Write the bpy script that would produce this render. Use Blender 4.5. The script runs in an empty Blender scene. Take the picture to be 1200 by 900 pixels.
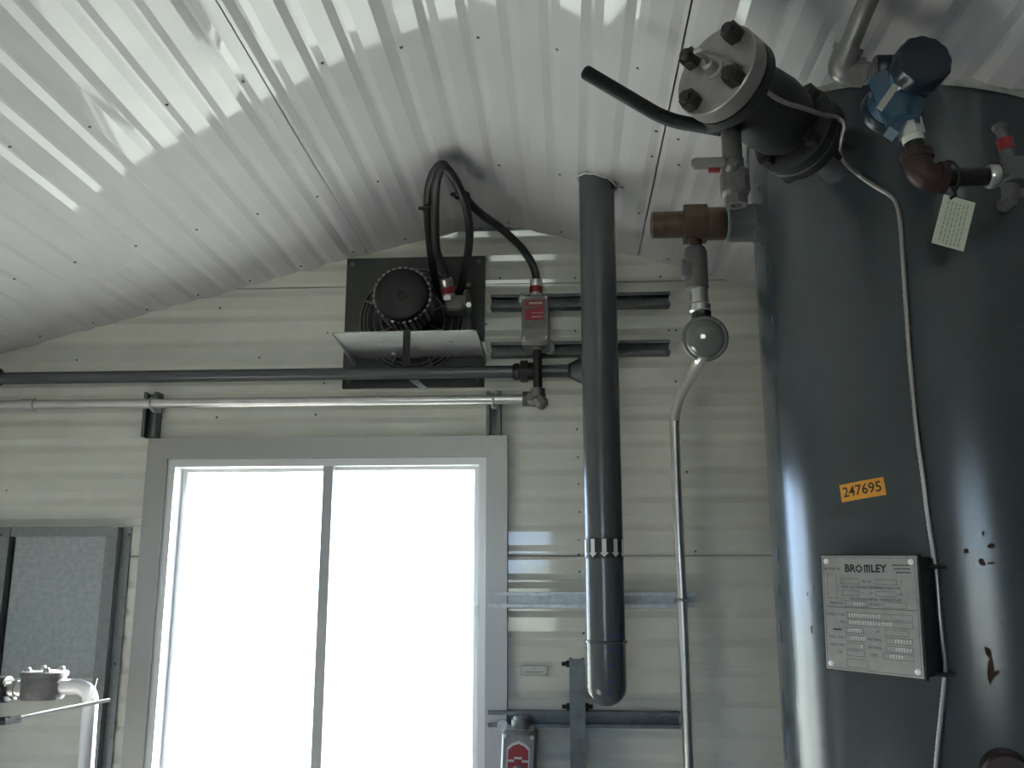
import bpy, math, random
from mathutils import Vector, Matrix
random.seed(7)
scene = bpy.context.scene
col = scene.collection

# ------------------------------------------------------------------ camera
FPX, PITCH_PX, YAW_PX, CAM_Z = 1090.0, 238.0, 66.0, 1.55
pitch = math.atan(PITCH_PX / FPX)
yaw = math.atan(YAW_PX * math.cos(pitch) / FPX)
FW = Vector((-math.sin(yaw) * math.cos(pitch), math.cos(yaw) * math.cos(pitch), math.sin(pitch)))
RT = Vector((math.cos(yaw), math.sin(yaw), 0))
UP = RT.cross(FW)
cd = bpy.data.cameras.new('camera')
cd.sensor_fit = 'HORIZONTAL'; cd.sensor_width = 36.0; cd.lens = 36.0 * FPX / 1200.0
cd.clip_start = 0.02; cd.clip_end = 500
cam = bpy.data.objects.new('camera', cd); col.objects.link(cam)
cam.matrix_world = Matrix.Translation((0, 0, CAM_Z)) @ Matrix((RT, UP, -FW)).transposed().to_4x4()
scene.camera = cam

# ------------------------------------------------------------------ sky, sun, exposure
world = bpy.data.worlds.new('overcast_sky'); scene.world = world
world.use_nodes = True
bg = world.node_tree.nodes['Background']
bg.inputs['Color'].default_value = (0.50, 0.69, 1.0, 1)
bg.inputs['Strength'].default_value = 2.4
sl = bpy.data.lights.new('sun', 'SUN'); sl.energy = 16.0; sl.angle = 0.02; sl.color = (1.0, 0.965, 0.93)
sun = bpy.data.objects.new('sun', sl); col.objects.link(sun)
sun.rotation_euler = Vector((-0.50, -0.86, -0.61)).to_track_quat('-Z', 'Y').to_euler()
sun.location = (6, 8, 7)
vs = scene.view_settings
vs.view_transform = 'Standard'; vs.look = 'None'; vs.gamma = 1.0; vs.use_curve_mapping = False
vs.exposure = 2.32

# ------------------------------------------------------------------ helpers
def ray(px, py):
    return (FW * FPX + RT * (px - 600) + UP * (450 - py)).normalized()
def at(px, py, Y):
    """the point of the place at depth Y that the photograph shows at px, py"""
    d = ray(px, py)
    return Vector((0, 0, CAM_Z)) + d * (Y / d.y)
TCX, TCY, TR = 0.74, 1.80, 0.35            # tank axis and radius
def tank_hit(px, py, r=TR):
    d = ray(px, py)
    a = d.x * d.x + d.y * d.y; b = -(d.x * TCX + d.y * TCY); c = TCX ** 2 + TCY ** 2 - r * r
    t = (-b - math.sqrt(max(b * b - a * c, 0))) / a
    q = Vector((0, 0, CAM_Z)) + d * t
    return q, Vector((q.x - TCX, q.y - TCY, 0)).normalized()

RX = -0.200; RZ = 2.6517; RM = -0.0245; RH = 0.294; RW = 0.13
def roof(x):
    d = x - RX
    return RZ + RM * d - RH * math.sqrt(d * d + RW * RW)
def roof_n(x):
    d = x - RX
    s = RM - RH * d / math.sqrt(d * d + RW * RW)
    return Vector((-s, 0, 1)).normalized()

def frame_of(axis):
    a = Vector(axis).normalized()
    h = Vector((0, 0, 1)) if abs(a.z) < 0.9 else Vector((1, 0, 0))
    u = h.cross(a).normalized(); v = a.cross(u)
    return a, u, v

WL = {}
def mat_(name, c, rough=0.5, metal=0.0, var=0.0, scale=8.0, bump=0.0, bscale=40.0, var2=None, spec=0.5, stretch=None, coat=0.0):
    m = bpy.data.materials.new(name); m.use_nodes = True
    nt = m.node_tree; b = nt.nodes['Principled BSDF']
    b.inputs['Base Color'].default_value = (*c, 1); b.inputs['Roughness'].default_value = rough
    b.inputs['Metallic'].default_value = metal
    b.inputs['Specular IOR Level'].default_value = spec
    if coat:
        b.inputs['Coat Weight'].default_value = coat; b.inputs['Coat Roughness'].default_value = 0.06
    tc = nt.nodes.new('ShaderNodeTexCoord')
    src = tc.outputs['Object']
    if stretch:
        mp = nt.nodes.new('ShaderNodeMapping'); mp.inputs['Scale'].default_value = stretch
        nt.links.new(src, mp.inputs['Vector']); src = mp.outputs['Vector']
    if var or var2:
        n = nt.nodes.new('ShaderNodeTexNoise'); n.inputs['Scale'].default_value = scale
        n.inputs['Detail'].default_value = 6; n.inputs['Roughness'].default_value = 0.65
        nt.links.new(src, n.inputs['Vector'])
        r = nt.nodes.new('ShaderNodeValToRGB')
        lo = var2 if var2 else tuple(x * (1 - var) for x in c)
        hi = tuple(min(1, x * (1 + var * 0.6)) for x in c)
        r.color_ramp.elements[0].position = 0.33; r.color_ramp.elements[1].position = 0.66
        r.color_ramp.elements[0].color = (*lo, 1); r.color_ramp.elements[1].color = (*hi, 1)
        nt.links.new(n.outputs['Fac'], r.inputs['Fac']); nt.links.new(r.outputs['Color'], b.inputs['Base Color'])
    if bump:
        n2 = nt.nodes.new('ShaderNodeTexNoise'); n2.inputs['Scale'].default_value = bscale
        n2.inputs['Detail'].default_value = 3
        nt.links.new(src, n2.inputs['Vector'])
        bp = nt.nodes.new('ShaderNodeBump'); bp.inputs['Strength'].default_value = bump; bp.inputs['Distance'].default_value = 0.002
        nt.links.new(n2.outputs['Fac'], bp.inputs['Height']); nt.links.new(bp.outputs['Normal'], b.inputs['Normal'])
    return m

M = {}
M['ceil'] = mat_('white_painted_ceiling_sheet', (0.63, 0.608, 0.612), 0.055, 0, 0.05, 3.0, spec=0.38)
M['wall'] = mat_('off_white_painted_wall_sheet', (0.735, 0.715, 0.63), 0.07, 0, 0.08, 4.0, spec=0.5)
M['dull'] = mat_('dark_lining_to_cut_bounce', (0.12, 0.12, 0.118), 0.6, 0, 0.1, 4.0)
M['backing'] = mat_('grey_insulated_backing', (0.35, 0.35, 0.34), 0.8)
M['floor'] = mat_('concrete_floor', (0.36, 0.35, 0.35), 0.7, 0, 0.2, 5.0, 0.2, 30)
M['grass'] = mat_('sunlit_grass', (0.30, 0.30, 0.235), 0.9, 0, 0.25, 1.5)
M['tank'] = mat_('blue_grey_tank_paint', (0.047, 0.058, 0.063), 0.20, 0, 0.10, 6.0, 0.06, 25.0, spec=0.6)
M['riser'] = mat_('grey_pipe_paint', (0.078, 0.085, 0.089), 0.24, 0, 0.06, 9.0, spec=0.6)
M['galv'] = mat_('galvanised_steel', (0.46, 0.48, 0.48), 0.42, 0.75, 0.25, 45.0)
M['galv_dark'] = mat_('weathered_galvanised_strut', (0.165, 0.178, 0.178), 0.5, 0.6, 0.25, 30.0)
M['galv_sheet'] = mat_('spangled_galvanised_sheet', (0.42, 0.45, 0.46), 0.42, 0.55, 0.18, 60.0)
M['galv_frame'] = mat_('dull_galvanised_frame', (0.27, 0.285, 0.285), 0.45, 0.55, 0.15, 60.0)
M['alu'] = mat_('mill_aluminium', (0.43, 0.415, 0.40), 0.42, 0.5, 0.06, 6.0, stretch=(120, 1, 2))
M['aluframe'] = mat_('white_aluminium_sash', (0.74, 0.74, 0.74), 0.35, 0.2)
M['conduit'] = mat_('aluminium_conduit', (0.66, 0.64, 0.62), 0.30, 0.85, 0.08, 20.0)
M['white_pipe'] = mat_('bare_aluminium_pipe', (0.80, 0.79, 0.79), 0.35, 0.15)
M['cast'] = mat_('grey_cast_fitting', (0.145, 0.143, 0.138), 0.5, 0.35, 0.2, 60.0, 0.2, 120)
M['cast_light'] = mat_('light_grey_cast_box', (0.215, 0.21, 0.20), 0.5, 0.3, 0.15, 60.0, 0.15, 140)
M['steel'] = mat_('bright_zinc_steel', (0.62, 0.61, 0.58), 0.28, 0.9, 0.1, 30)
M['steel_and_highlight'] = mat_('dull_steel_and_highlight', (0.26, 0.25, 0.235), 0.38, 0.6, 0.15, 30)
M['flange'] = mat_('machined_flange_face', (0.34, 0.32, 0.305), 0.36, 0.55, 0.25, 14.0)
M['valve'] = mat_('dark_grey_valve_paint', (0.022, 0.024, 0.024), 0.42, 0.1, 0.2, 20)
M['bolt'] = mat_('dark_brown_bolt', (0.030, 0.024, 0.024), 0.5, 0.3, 0.3, 60)
M['brass'] = mat_('tarnished_bronze', (0.105, 0.072, 0.052), 0.42, 0.7, 0.3, 40)
M['copper'] = mat_('rusty_brown_iron', (0.040, 0.023, 0.020), 0.45, 0.4, 0.3, 50)
M['black_iron'] = mat_('black_iron_nipple', (0.018, 0.017, 0.017), 0.4, 0.3)
M['rubber_and_shade'] = mat_('black_rubber_and_gap_shade', (0.016, 0.017, 0.017), 0.5)
M['lever'] = mat_('black_vinyl_grip', (0.006, 0.010, 0.009), 0.5, spec=0.25)
M['cable'] = mat_('black_armoured_cable', (0.022, 0.023, 0.022), 0.42, 0, 0.2, 30)
M['armour'] = mat_('steel_armour_cable', (0.42, 0.39, 0.36), 0.32, 0.85)
M['fan_plate'] = mat_('dark_grey_fan_plate', (0.055, 0.058, 0.054), 0.5, 0.2, 0.15, 12)
M['fan_black'] = mat_('black_fan_parts', (0.007, 0.007, 0.007), 0.5)
M['fin'] = mat_('motor_fin_grey', (0.34, 0.34, 0.345), 0.45, 0.3)
M['wire'] = mat_('guard_wire', (0.20, 0.20, 0.19), 0.4, 0.6)
M['bracket'] = mat_('bracket_sheet_metal', (0.46, 0.46, 0.45), 0.36, 0.6, 0.1, 20)
M['red'] = mat_('red_label', (0.27, 0.018, 0.024), 0.45)
M['orange'] = mat_('orange_sticker', (0.75, 0.33, 0.03), 0.5)
M['ink'] = mat_('black_ink', (0.012, 0.012, 0.012), 0.5)
M['white'] = mat_('white_print', (0.75, 0.73, 0.70), 0.5)
M['blue_mark'] = mat_('blue_marker_paint', (0.018, 0.040, 0.125), 0.5)
M['plate'] = mat_('etched_stainless_plate', (0.40, 0.395, 0.385), 0.36, 0.6, 0.12, 50)
M['stamp'] = mat_('bright_stamped_mark', (0.85, 0.85, 0.83), 0.3, 0.3)
M['navy'] = mat_('navy_transmitter_paint', (0.012, 0.020, 0.030), 0.32, 0, 0.1, 20)
M['blue'] = mat_('blue_transmitter_paint', (0.035, 0.080, 0.125), 0.25, 0, 0.1, 20, spec=0.7)
M['tape'] = mat_('white_thread_tape', (0.62, 0.64, 0.56), 0.6)
M['green_tape'] = mat_('green_thread_seal', (0.28, 0.42, 0.36), 0.5)
M['paper'] = mat_('cream_paper_tag', (0.62, 0.66, 0.52), 0.7)
M['ink_grey'] = mat_('faded_print', (0.30, 0.32, 0.26), 0.7)
M['rust'] = mat_('rust_stain', (0.055, 0.022, 0.012), 0.8, 0, 0.5, 150)
M['screw'] = mat_('dull_screw_head', (0.16, 0.16, 0.15), 0.45, 0.5)
M['pale'] = mat_('pale_sealant', (0.62, 0.63, 0.58), 0.6, 0, 0.15, 40)
M['cut'] = mat_('bare_cut_sheet_edge', (0.34, 0.34, 0.31), 0.6, 0, 0.3, 40)
M['dirt'] = mat_('dark_dirt', (0.05, 0.045, 0.04), 0.8)
# thin window glass: clear with a mirror-like surface
g = bpy.data.materials.new('window_glass'); g.use_nodes = True
nt = g.node_tree; nt.nodes.clear()
o_ = nt.nodes.new('ShaderNodeOutputMaterial'); mx = nt.nodes.new('ShaderNodeMixShader')
tr = nt.nodes.new('ShaderNodeBsdfTransparent'); gl = nt.nodes.new('ShaderNodeBsdfGlossy'); fr = nt.nodes.new('ShaderNodeMath'); lw = nt.nodes.new('ShaderNodeLayerWeight'); pw = nt.nodes.new('ShaderNodeMath')
gl.inputs['Roughness'].default_value = 0.02; tr.inputs['Color'].default_value = (0.95, 0.97, 0.96, 1)
pw.operation = 'POWER'; pw.inputs[1].default_value = 5.0; fr.operation = 'MULTIPLY_ADD'; fr.inputs[1].default_value = 0.9; fr.inputs[2].default_value = 0.04
nt.links.new(lw.outputs['Facing'], pw.inputs[0]); nt.links.new(pw.outputs[0], fr.inputs[0]); nt.links.new(fr.outputs[0], mx.inputs[0]); nt.links.new(tr.outputs[0], mx.inputs[1]); nt.links.new(gl.outputs[0], mx.inputs[2])
nt.links.new(mx.outputs[0], o_.inputs[0]); M['glass'] = g
M['lens'] = mat_('domed_glass_lens', (0.12, 0.125, 0.11), 0.05, 0.0, 0.1, 20, spec=1.0, coat=1.0)

class MB:
    def __init__(s): s.v = []; s.f = []
    def add(s, vs_, fs_):
        k = len(s.v); s.v += [Vector(x) for x in vs_]; s.f += [tuple(i + k for i in f) for f in fs_]; return s
    def box(s, c, size, axes=None):
        c = Vector(c); ax = axes or (Vector((1, 0, 0)), Vector((0, 1, 0)), Vector((0, 0, 1)))
        vs_ = []
        for k in (-.5, .5):
            for j in (-.5, .5):
                for i in (-.5, .5):
                    vs_.append(c + ax[0] * (i * size[0]) + ax[1] * (j * size[1]) + ax[2] * (k * size[2]))
        return s.add(vs_, [(0, 2, 3, 1), (4, 5, 7, 6), (0, 1, 5, 4), (2, 6, 7, 3), (0, 4, 6, 2), (1, 3, 7, 5)])
    def box2(s, a, b):
        return s.box([(a[i] + b[i]) / 2 for i in range(3)], [abs(a[i] - b[i]) for i in range(3)])
    def bevbox(s, c, size, bev, axes=None):
        """box with chamfered vertical (third-axis) edges and slightly chamfered front"""
        w, h = size[0] / 2, size[1] / 2
        poly = [(-w + bev, -h), (w - bev, -h), (w, -h + bev), (w, h - bev), (w - bev, h), (-w + bev, h), (-w, h - bev), (-w, -h + bev)]
        ax = axes or (Vector((1, 0, 0)), Vector((0, 1, 0)), Vector((0, 0, 1)))
        d = size[2] / 2; c = Vector(c); rings = []
        for k, sc in ((-d, 1 - bev / max(w, h)), (-d + bev, 1), (d - bev, 1), (d, 1 - bev / max(w, h))):
            rings.append([c + ax[0] * (x * sc) + ax[1] * (y * sc) + ax[2] * k for x, y in poly])
        n = 8; vs_ = [p for r in rings for p in r]; fs_ = []
        for i in range(3):
            for j in range(n):
                fs_.append((i * n + j, i * n + (j + 1) % n, (i + 1) * n + (j + 1) % n, (i + 1) * n + j))
        fs_.append(tuple(reversed(range(n)))); fs_.append(tuple(range(3 * n, 4 * n)))
        return s.add(vs_, fs_)
    def prism(s, poly, o, ux, uy, d):
        o = Vector(o); d = Vector(d); n = len(poly)
        a = [o + ux * x + uy * y for x, y in poly]; b = [p + d for p in a]
        return s.add(a + b, [(i, (i + 1) % n, n + (i + 1) % n, n + i) for i in range(n)] + [tuple(reversed(range(n))), tuple(range(n, 2 * n))])
    def lathe(s, prof, o, axis, n=24, caps=True):
        a, u, v = frame_of(axis); o = Vector(o); vs_ = []; fs_ = []
        for r, h in prof:
            for i in range(n):
                t = 2 * math.pi * i / n
                vs_.append(o + a * h + (u * math.cos(t) + v * math.sin(t)) * max(r, 1e-5))
        for k in range(len(prof) - 1):
            for i in range(n):
                fs_.append((k * n + i, k * n + (i + 1) % n, (k + 1) * n + (i + 1) % n, (k + 1) * n + i))
        if caps:
            fs_.append(tuple(reversed(range(n)))); fs_.append(tuple(range((len(prof) - 1) * n, len(prof) * n)))
        return s.add(vs_, fs_)
    def cyl(s, a, b, r, n=20, r2=None):
        a = Vector(a); b = Vector(b)
        return s.lathe([(r, 0), (r if r2 is None else r2, (b - a).length)], a, b - a, n)
    def tube(s, path, r, n=12, closed=False):
        P = [Vector(p) for p in path]; m = len(P); T = []
        for i in range(m):
            if closed: t = P[(i + 1) % m] - P[i - 1]
            else: t = P[min(i + 1, m - 1)] - P[max(i - 1, 0)]
            T.append(t.normalized())
        _, u, v = frame_of(T[0]); vs_ = []; fs_ = []
        for i in range(m):
            if i:
                q = T[i - 1].rotation_difference(T[i]); u = q @ u
            v = T[i].cross(u); rr = r[i] if isinstance(r, (list, tuple)) else r
            for k in range(n):
                a = 2 * math.pi * k / n
                vs_.append(P[i] + (u * math.cos(a) + v * math.sin(a)) * rr)
        for i in range(m if closed else m - 1):
            j = (i + 1) % m
            for k in range(n):
                fs_.append((i * n + k, i * n + (k + 1) % n, j * n + (k + 1) % n, j * n + k))
        if not closed:
            fs_.append(tuple(reversed(range(n)))); fs_.append(tuple(range((m - 1) * n, m * n)))
        return s.add(vs_, fs_)
    def build(s, name, m, parent=None, smooth=35, origin=None):
        me = bpy.data.meshes.new(name)
        if origin is None:
            lo = Vector([min(p[i] for p in s.v) for i in range(3)]); hi = Vector([max(p[i] for p in s.v) for i in range(3)])
            origin = Vector(((lo.x + hi.x) / 2, (lo.y + hi.y) / 2, lo.z))
        origin = Vector(origin)
        me.from_pydata([tuple(p - origin) for p in s.v], [], s.f); me.update()
        me.materials.append(m if not isinstance(m, str) else M[m])
        if smooth:
            for p in me.polygons: p.use_smooth = True
            me.set_sharp_from_angle(angle=math.radians(smooth))
        return link(name, me, origin, parent)

def link(name, me, loc, parent=None):
    o = bpy.data.objects.new(name, me); col.objects.link(o)
    o.location = loc; WL[o] = Vector(loc)
    if parent:
        o.parent = parent; o.matrix_parent_inverse = Matrix.Translation(-WL[parent])
    return o
def tag(o, label=None, cat=None, group=None, kind=None):
    for k, v in (('label', label), ('category', cat), ('group', group), ('kind', kind)):
        if v: o[k] = v
    return o
def thing(name, loc, label, cat, group=None):
    o = link(name, None, Vector(loc)); o.empty_display_size = 0.05
    return tag(o, label, cat, group)

def smooth_path(pts, sub=8):
    """Catmull-Rom through pts"""
    P = [Vector(p) for p in pts]; P = [2 * P[0] - P[1]] + P + [2 * P[-1] - P[-2]]; out = []
    for i in range(1, len(P) - 2):
        for k in range(sub):
            t = k / sub; a, b, c, d = P[i - 1], P[i], P[i + 1], P[i + 2]
            out.append(0.5 * ((2 * b) + (c - a) * t + (2 * a - 5 * b + 4 * c - d) * t * t + (3 * b - a - 3 * c + d) * t ** 3))
    out.append(P[-2]); return out
def bend_path(pts, r, sub=8):
    """straight runs with rounded corners"""
    P = [Vector(p) for p in pts]; out = [P[0]]
    for i in range(1, len(P) - 1):
        a = (P[i - 1] - P[i]); b = (P[i + 1] - P[i])
        rr = min(r, a.length * 0.49, b.length * 0.49)
        p0 = P[i] + a.normalized() * rr; p1 = P[i] + b.normalized() * rr
        for k in range(sub + 1):
            t = k / sub
            out.append(p0 * (1 - t) ** 2 + P[i] * (2 * t * (1 - t)) + p1 * t * t)
    out.append(P[-1]); return out

def text_geo(s, size, align='CENTER', bold=0.0):
    cu = bpy.data.curves.new('t', 'FONT'); cu.body = s; cu.size = size; cu.align_x = align; cu.align_y = 'CENTER'
    cu.offset = bold; cu.resolution_u = 2
    ob = bpy.data.objects.new('t', cu); col.objects.link(ob)
    me = bpy.data.meshes.new_from_object(ob)
    vs_ = [Vector(v.co) for v in me.vertices]; fs_ = [tuple(p.vertices) for p in me.polygons]
    bpy.data.objects.remove(ob); bpy.data.curves.remove(cu); bpy.data.meshes.remove(me)
    return vs_, fs_
def wrap(cx, cy, R, a0, z0, roll=0.0):
    ca, sa = math.cos(roll), math.sin(roll)
    def f(p, off=0.0):
        x = p[0] * ca - p[1] * sa; y = p[0] * sa + p[1] * ca
        a = a0 + x / R
        return Vector((cx + (R + off) * math.cos(a), cy + (R + off) * math.sin(a), z0 + y))
    return f
def flat(o, u, v, n):
    return lambda p, off=0.0: o + u * p[0] + v * p[1] + n * off
def grid_patch(mb, f, w, h, off, nx=8, ny=1):
    vs_ = [f((-w / 2 + w * i / nx, -h / 2 + h * j / ny), off) for j in range(ny + 1) for i in range(nx + 1)]
    mb.add(vs_, [(j * (nx + 1) + i, j * (nx + 1) + i + 1, (j + 1) * (nx + 1) + i + 1, (j + 1) * (nx + 1) + i) for j in range(ny) for i in range(nx)])
def slab_patch(mb, f, poly, off0, off1):
    """thin solid with outline poly between two heights above a surface"""
    n = len(poly)
    mb.add([f(p, off0) for p in poly] + [f(p, off1) for p in poly], [(i, (i + 1) % n, n + (i + 1) % n, n + i) for i in range(n)] + [tuple(range(n, 2 * n))])
def blob(r1, r2, n=11, jag=0.3):
    return [((r1 * (1 + random.uniform(-jag, jag))) * math.cos(2 * math.pi * i / n), (r2 * (1 + random.uniform(-jag, jag))) * math.sin(2 * math.pi * i / n)) for i in range(n)]
def hexprof(r): return [(r * math.cos(math.pi / 3 * i), r * math.sin(math.pi / 3 * i)) for i in range(6)]
def hexnut(mb, o, axis, r, h):
    a, u, v = frame_of(axis); mb.prism(hexprof(r), Vector(o), u, v, a * h)

XL, XR, YB, YF = -1.95, 1.42, -2.20, 2.65    # inside faces of the shed
X3, Y3, Z3 = Vector((1, 0, 0)), Vector((0, 1, 0)), Vector((0, 0, 1))

# ------------------------------------------------------------------ structure
S = lambda o: tag(o, kind='structure')
mb = MB(); mb.box2((XL - .1, YB - .1, -.12), (XR + .1, YF + .12, 0)); S(mb.build('floor', 'floor'))
# ground outside; unseen bank added behind the shed for green reflections
mb = MB(); n = 40; vs_ = []
for j in range(n + 1):
    for i in range(n + 1):
        x = -60 + 120 * i / n; y = -60 + 120 * j / n
        z = -0.14
        if y < -7: z += min(2.6, (-7 - y) * 0.5) * (0.8 + 0.2 * math.sin(x * 0.7))
        vs_.append((x, y, z))
mb.add(vs_, [(j * (n + 1) + i, j * (n + 1) + i + 1, (j + 1) * (n + 1) + i + 1, (j + 1) * (n + 1) + i) for j in range(n) for i in range(n)])
tag(mb.build('ground', 'grass', smooth=60), kind='structure')

# window opening
WX0, WX1, WZ0, WZ1 = -1.222, -0.169, 0.80, 1.974      # outside of casing
CW = 0.060
HX0, HX1, HZ0, HZ1 = WX0 + CW, WX1 - CW, WZ0 + CW, WZ1 - CW
# backing of the far wall with the window hole
def roofline(x0, x1, dz, n=14): return [(x0 + (x1 - x0) * i / n, roof(x0 + (x1 - x0) * i / n) + dz) for i in range(n + 1)]
mb = MB()
for x0, x1, z0 in ((XL - .1, HX0, -.1), (HX1, XR + .1, -.1), (HX0, HX1, HZ1)):
    top = roofline(x0, x1, .03)
    mb.prism([(x0, z0), (x1, z0)] + top[::-1], (0, YF + .015, 0), X3, Z3, Y3 * .085)
mb.box2((HX0, YF + .015, -.1), (HX1, YF + .1, HZ0))
wall_far = S(mb.build('wall_far', 'backing'))
mb = MB()
mb.prism([(YB - .1, -.1), (YF + .1, -.1), (YF + .1, roof(XL) + .05), (YB - .1, roof(XL) + .05)], (XL - .09, 0, 0), Y3, Z3, X3 * .09)
wall_left = S(mb.build('wall_left', 'wall'))
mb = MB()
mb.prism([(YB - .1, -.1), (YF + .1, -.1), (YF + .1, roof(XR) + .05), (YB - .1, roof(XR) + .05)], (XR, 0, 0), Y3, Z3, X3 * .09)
wall_right = S(mb.build('wall_right', 'dull'))  # unseen wall, coloured dark to cut bounce light on the right side
BX0, BX1, BZ0, BZ1 = -1.10, -0.05, 1.12, 2.06          # window behind the camera
mb = MB()
for x0, x1, z0 in ((XL - .09, BX0, -.1), (BX1, XR + .09, -.1), (BX0, BX1, BZ1)):
    top = roofline(x0, x1, .03)
    mb.prism([(x0, z0), (x1, z0)] + top[::-1], (0, YB - .09, 0), X3, Z3, Y3 * .09)
mb.box2((BX0, YB - .09, -.1), (BX1, YB, BZ0))
wall_back = S(mb.build('wall_back', 'wall'))
win2 = tag(link('window_2', None, Vector(((BX0 + BX1) / 2, YB, BZ0))), kind='structure')
mb = MB(); t_ = .035
mb.box2((BX0, YB - .09, BZ0), (BX0 + t_, YB + .01, BZ1)); mb.box2((BX1 - t_, YB - .09, BZ0), (BX1, YB + .01, BZ1))
mb.box2((BX0 + t_, YB - .09, BZ0), (BX1 - t_, YB + .01, BZ0 + t_)); mb.box2((BX0 + t_, YB - .09, BZ1 - t_), (BX1 - t_, YB + .01, BZ1))
mb.build('frame', 'aluframe', win2)
mb = MB(); mb.box2((BX0 + t_, YB - .05, BZ0 + t_), (BX1 - t_, YB - .046, BZ1 - t_)); mb.build('pane', 'glass', win2)

# horizontally ribbed liner sheets on the far wall
PER, DEP = 0.0785, 0.0050
def rib_breaks(a, b, per, phase):
    out = [(a, None), (b, None)]
    k = math.floor((a - phase) / per) - 1
    while phase + k * per < b + per:
        for fr_, d in ((0, 0), (.08, 0), (.30, 1), (.78, 1)):
            t = phase + (k + fr_) * per
            if a < t < b: out.append((t, d))
        k += 1
    out.sort()
    def depth(t):
        q = ((t - phase) / per) % 1
        return 0 if q < .08 else ((q - .08) / .22 if q < .30 else (1 if q < .78 else (1 - q) / .22))
    return [(t, depth(t) if d is None else d) for t, d in out]
def wall_panel(x0, x1, z0, z1, dy):
    """one sheet; ribs run along X; window hole left out; top cut to the roof line"""
    mb = MB(); zs = rib_breaks(z0, z1, PER, 1.642)
    cuts = sorted(set([HZ1 + .02] if z0 < HZ1 + .02 < z1 else []))
    if cuts:
        c = cuts[0]; lo = max(t for t in zs if t[0] < c); hi = min(t for t in zs if t[0] > c)
        zs.append((c, lo[1] + (hi[1] - lo[1]) * (c - lo[0]) / (hi[0] - lo[0]))); zs.sort()
    def clipx(z):
        a, b = x0, x1
        for _ in range(400):
            if roof(a) + .01 < z and a < RX: a += .01
            if roof(b) + .01 < z and b > RX: b -= .01
        return a, b
    for (za, da), (zb, db) in zip(zs, zs[1:]):
        zm = (za + zb) / 2
        a0, b0 = clipx(za); a1, b1 = clipx(zb)
        if b1 - a1 < .02: continue
        segs = [((a0, b0), (a1, b1))]
        if HZ0 - .02 < zm < HZ1 + .02 and a0 < HX0 and b0 > HX1:
            segs = [((a0, HX0 - .02), (a1, HX0 - .02)), ((HX1 + .02, b0), (HX1 + .02, b1))]
        for (p0, p1), (q0, q1) in segs:
            nx = 6
            for i in range(nx):
                f0, f1 = i / nx, (i + 1) / nx
                ya = YF - dy + .010 - DEP * da; yb = YF - dy + .010 - DEP * db
                w = lambda x, z: 0.0009 * math.sin(x * 5.1 + z * 3.3) + 0.0006 * math.sin(x * 11.3 - z * 7.7)
                pts = [(p0 + (p1 - p0) * f0, ya, za), (p0 + (p1 - p0) * f1, ya, za), (q0 + (q1 - q0) * f1, yb, zb), (q0 + (q1 - q0) * f0, yb, zb)]
                mb.add([(x, y + w(x, z), z) for x, y, z in pts], [(0, 1, 2, 3)])
    # weld shared corners so that the shading runs through
    key = {}; nv = []; mp = []
    for p in mb.v:
        k = (round(p.x, 4), round(p.y, 4), round(p.z, 4))
        if k not in key: key[k] = len(nv); nv.append(p)
        mp.append(key[k])
    mb.v = nv; mb.f = [tuple(dict.fromkeys(mp[i] for i in f)) for f in mb.f]; mb.f = [f for f in mb.f if len(f) > 2]
    return mb.build('wall_panel', 'wall', wall_far, smooth=8)
SEAMX = 0.052
Z_J1, Z_J2 = 1.634, 2.437
wall_panel(XL, SEAMX, 0, Z_J1, .0)
wall_panel(XL, SEAMX - .002, Z_J1 + .003, Z_J2, .002)
wall_panel(SEAMX, XR, 0, Z_J1, -.002)
wall_panel(SEAMX, XR, Z_J1 + .003, Z_J2, .0005)
wall_panel(XL, XR, Z_J2 + .003, 2.68, .0015)

# ceiling: insulated slab and glossy ribbed sheets
mb = MB(); xs = [XL - .2 + (XR - XL + .4) * i / 40 for i in range(41)]
bot = [(x, roof(x) + .035) for x in xs]; topp = [(x, roof(x) + .10) for x in xs]
n = len(xs)
vs_ = [(x, YB - .25, z) for x, z in bot] + [(x, YB - .25, z) for x, z in topp] + [(x, YF + .3, z) for x, z in bot] + [(x, YF + .3, z) for x, z in topp]
fs_ = []
for i in range(n - 1):
    fs_ += [(i, i + 1, 2 * n + i + 1, 2 * n + i), (n + i, 3 * n + i, 3 * n + i + 1, n + i + 1), (i, n + i, n + i + 1, i + 1), (2 * n + i, 2 * n + i + 1, 3 * n + i + 1, 3 * n + i)]
fs_ += [(0, 2 * n, 3 * n, n), (n - 1, 2 * n - 1, 4 * n - 1, 3 * n - 1)]
mb.add(vs_, fs_); ceiling = S(mb.build('ceiling', 'backing'))
CP = 0.0778
def ceiling_panel(x0, x1, dz):
    mb = MB(); br = rib_breaks(x0, x1, CP, -0.475 - CP * .2)
    ys = [YB, -1.6, -1.0, -.4, .2, .6, .9, 1.2, 1.45, 1.7, 1.95, 2.2, 2.42, YF + .005]
    rib_j = {}
    for j, y in enumerate(ys):
        for x, d in br:
            nn = roof_n(x); k = (round(x / CP * 2), j)
            if k not in rib_j: rib_j[k] = random.uniform(-.0006, .0006)
            fade = 0.55 if y > YF - .1 else 1.0
            off = 0.006 - .0045 * d * fade + dz + rib_j[k]
            off += 0.0022 * math.sin(y * 3.1 + x * 2.2) + .0010 * math.sin(y * 7.3 - x * 6.1)
            mb.v.append(Vector((x, y, roof(x))) + nn * off)
    m = len(br)
    for j in range(len(ys) - 1):
        for i in range(m - 1): mb.f.append((j * m + i, (j + 1) * m + i, (j + 1) * m + i + 1, j * m + i + 1))
    return mb.build('ceiling_panel', 'ceil', ceiling, smooth=8)
SA, SB, SC, SD = -0.593, 0.221, -1.464, 1.07
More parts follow.
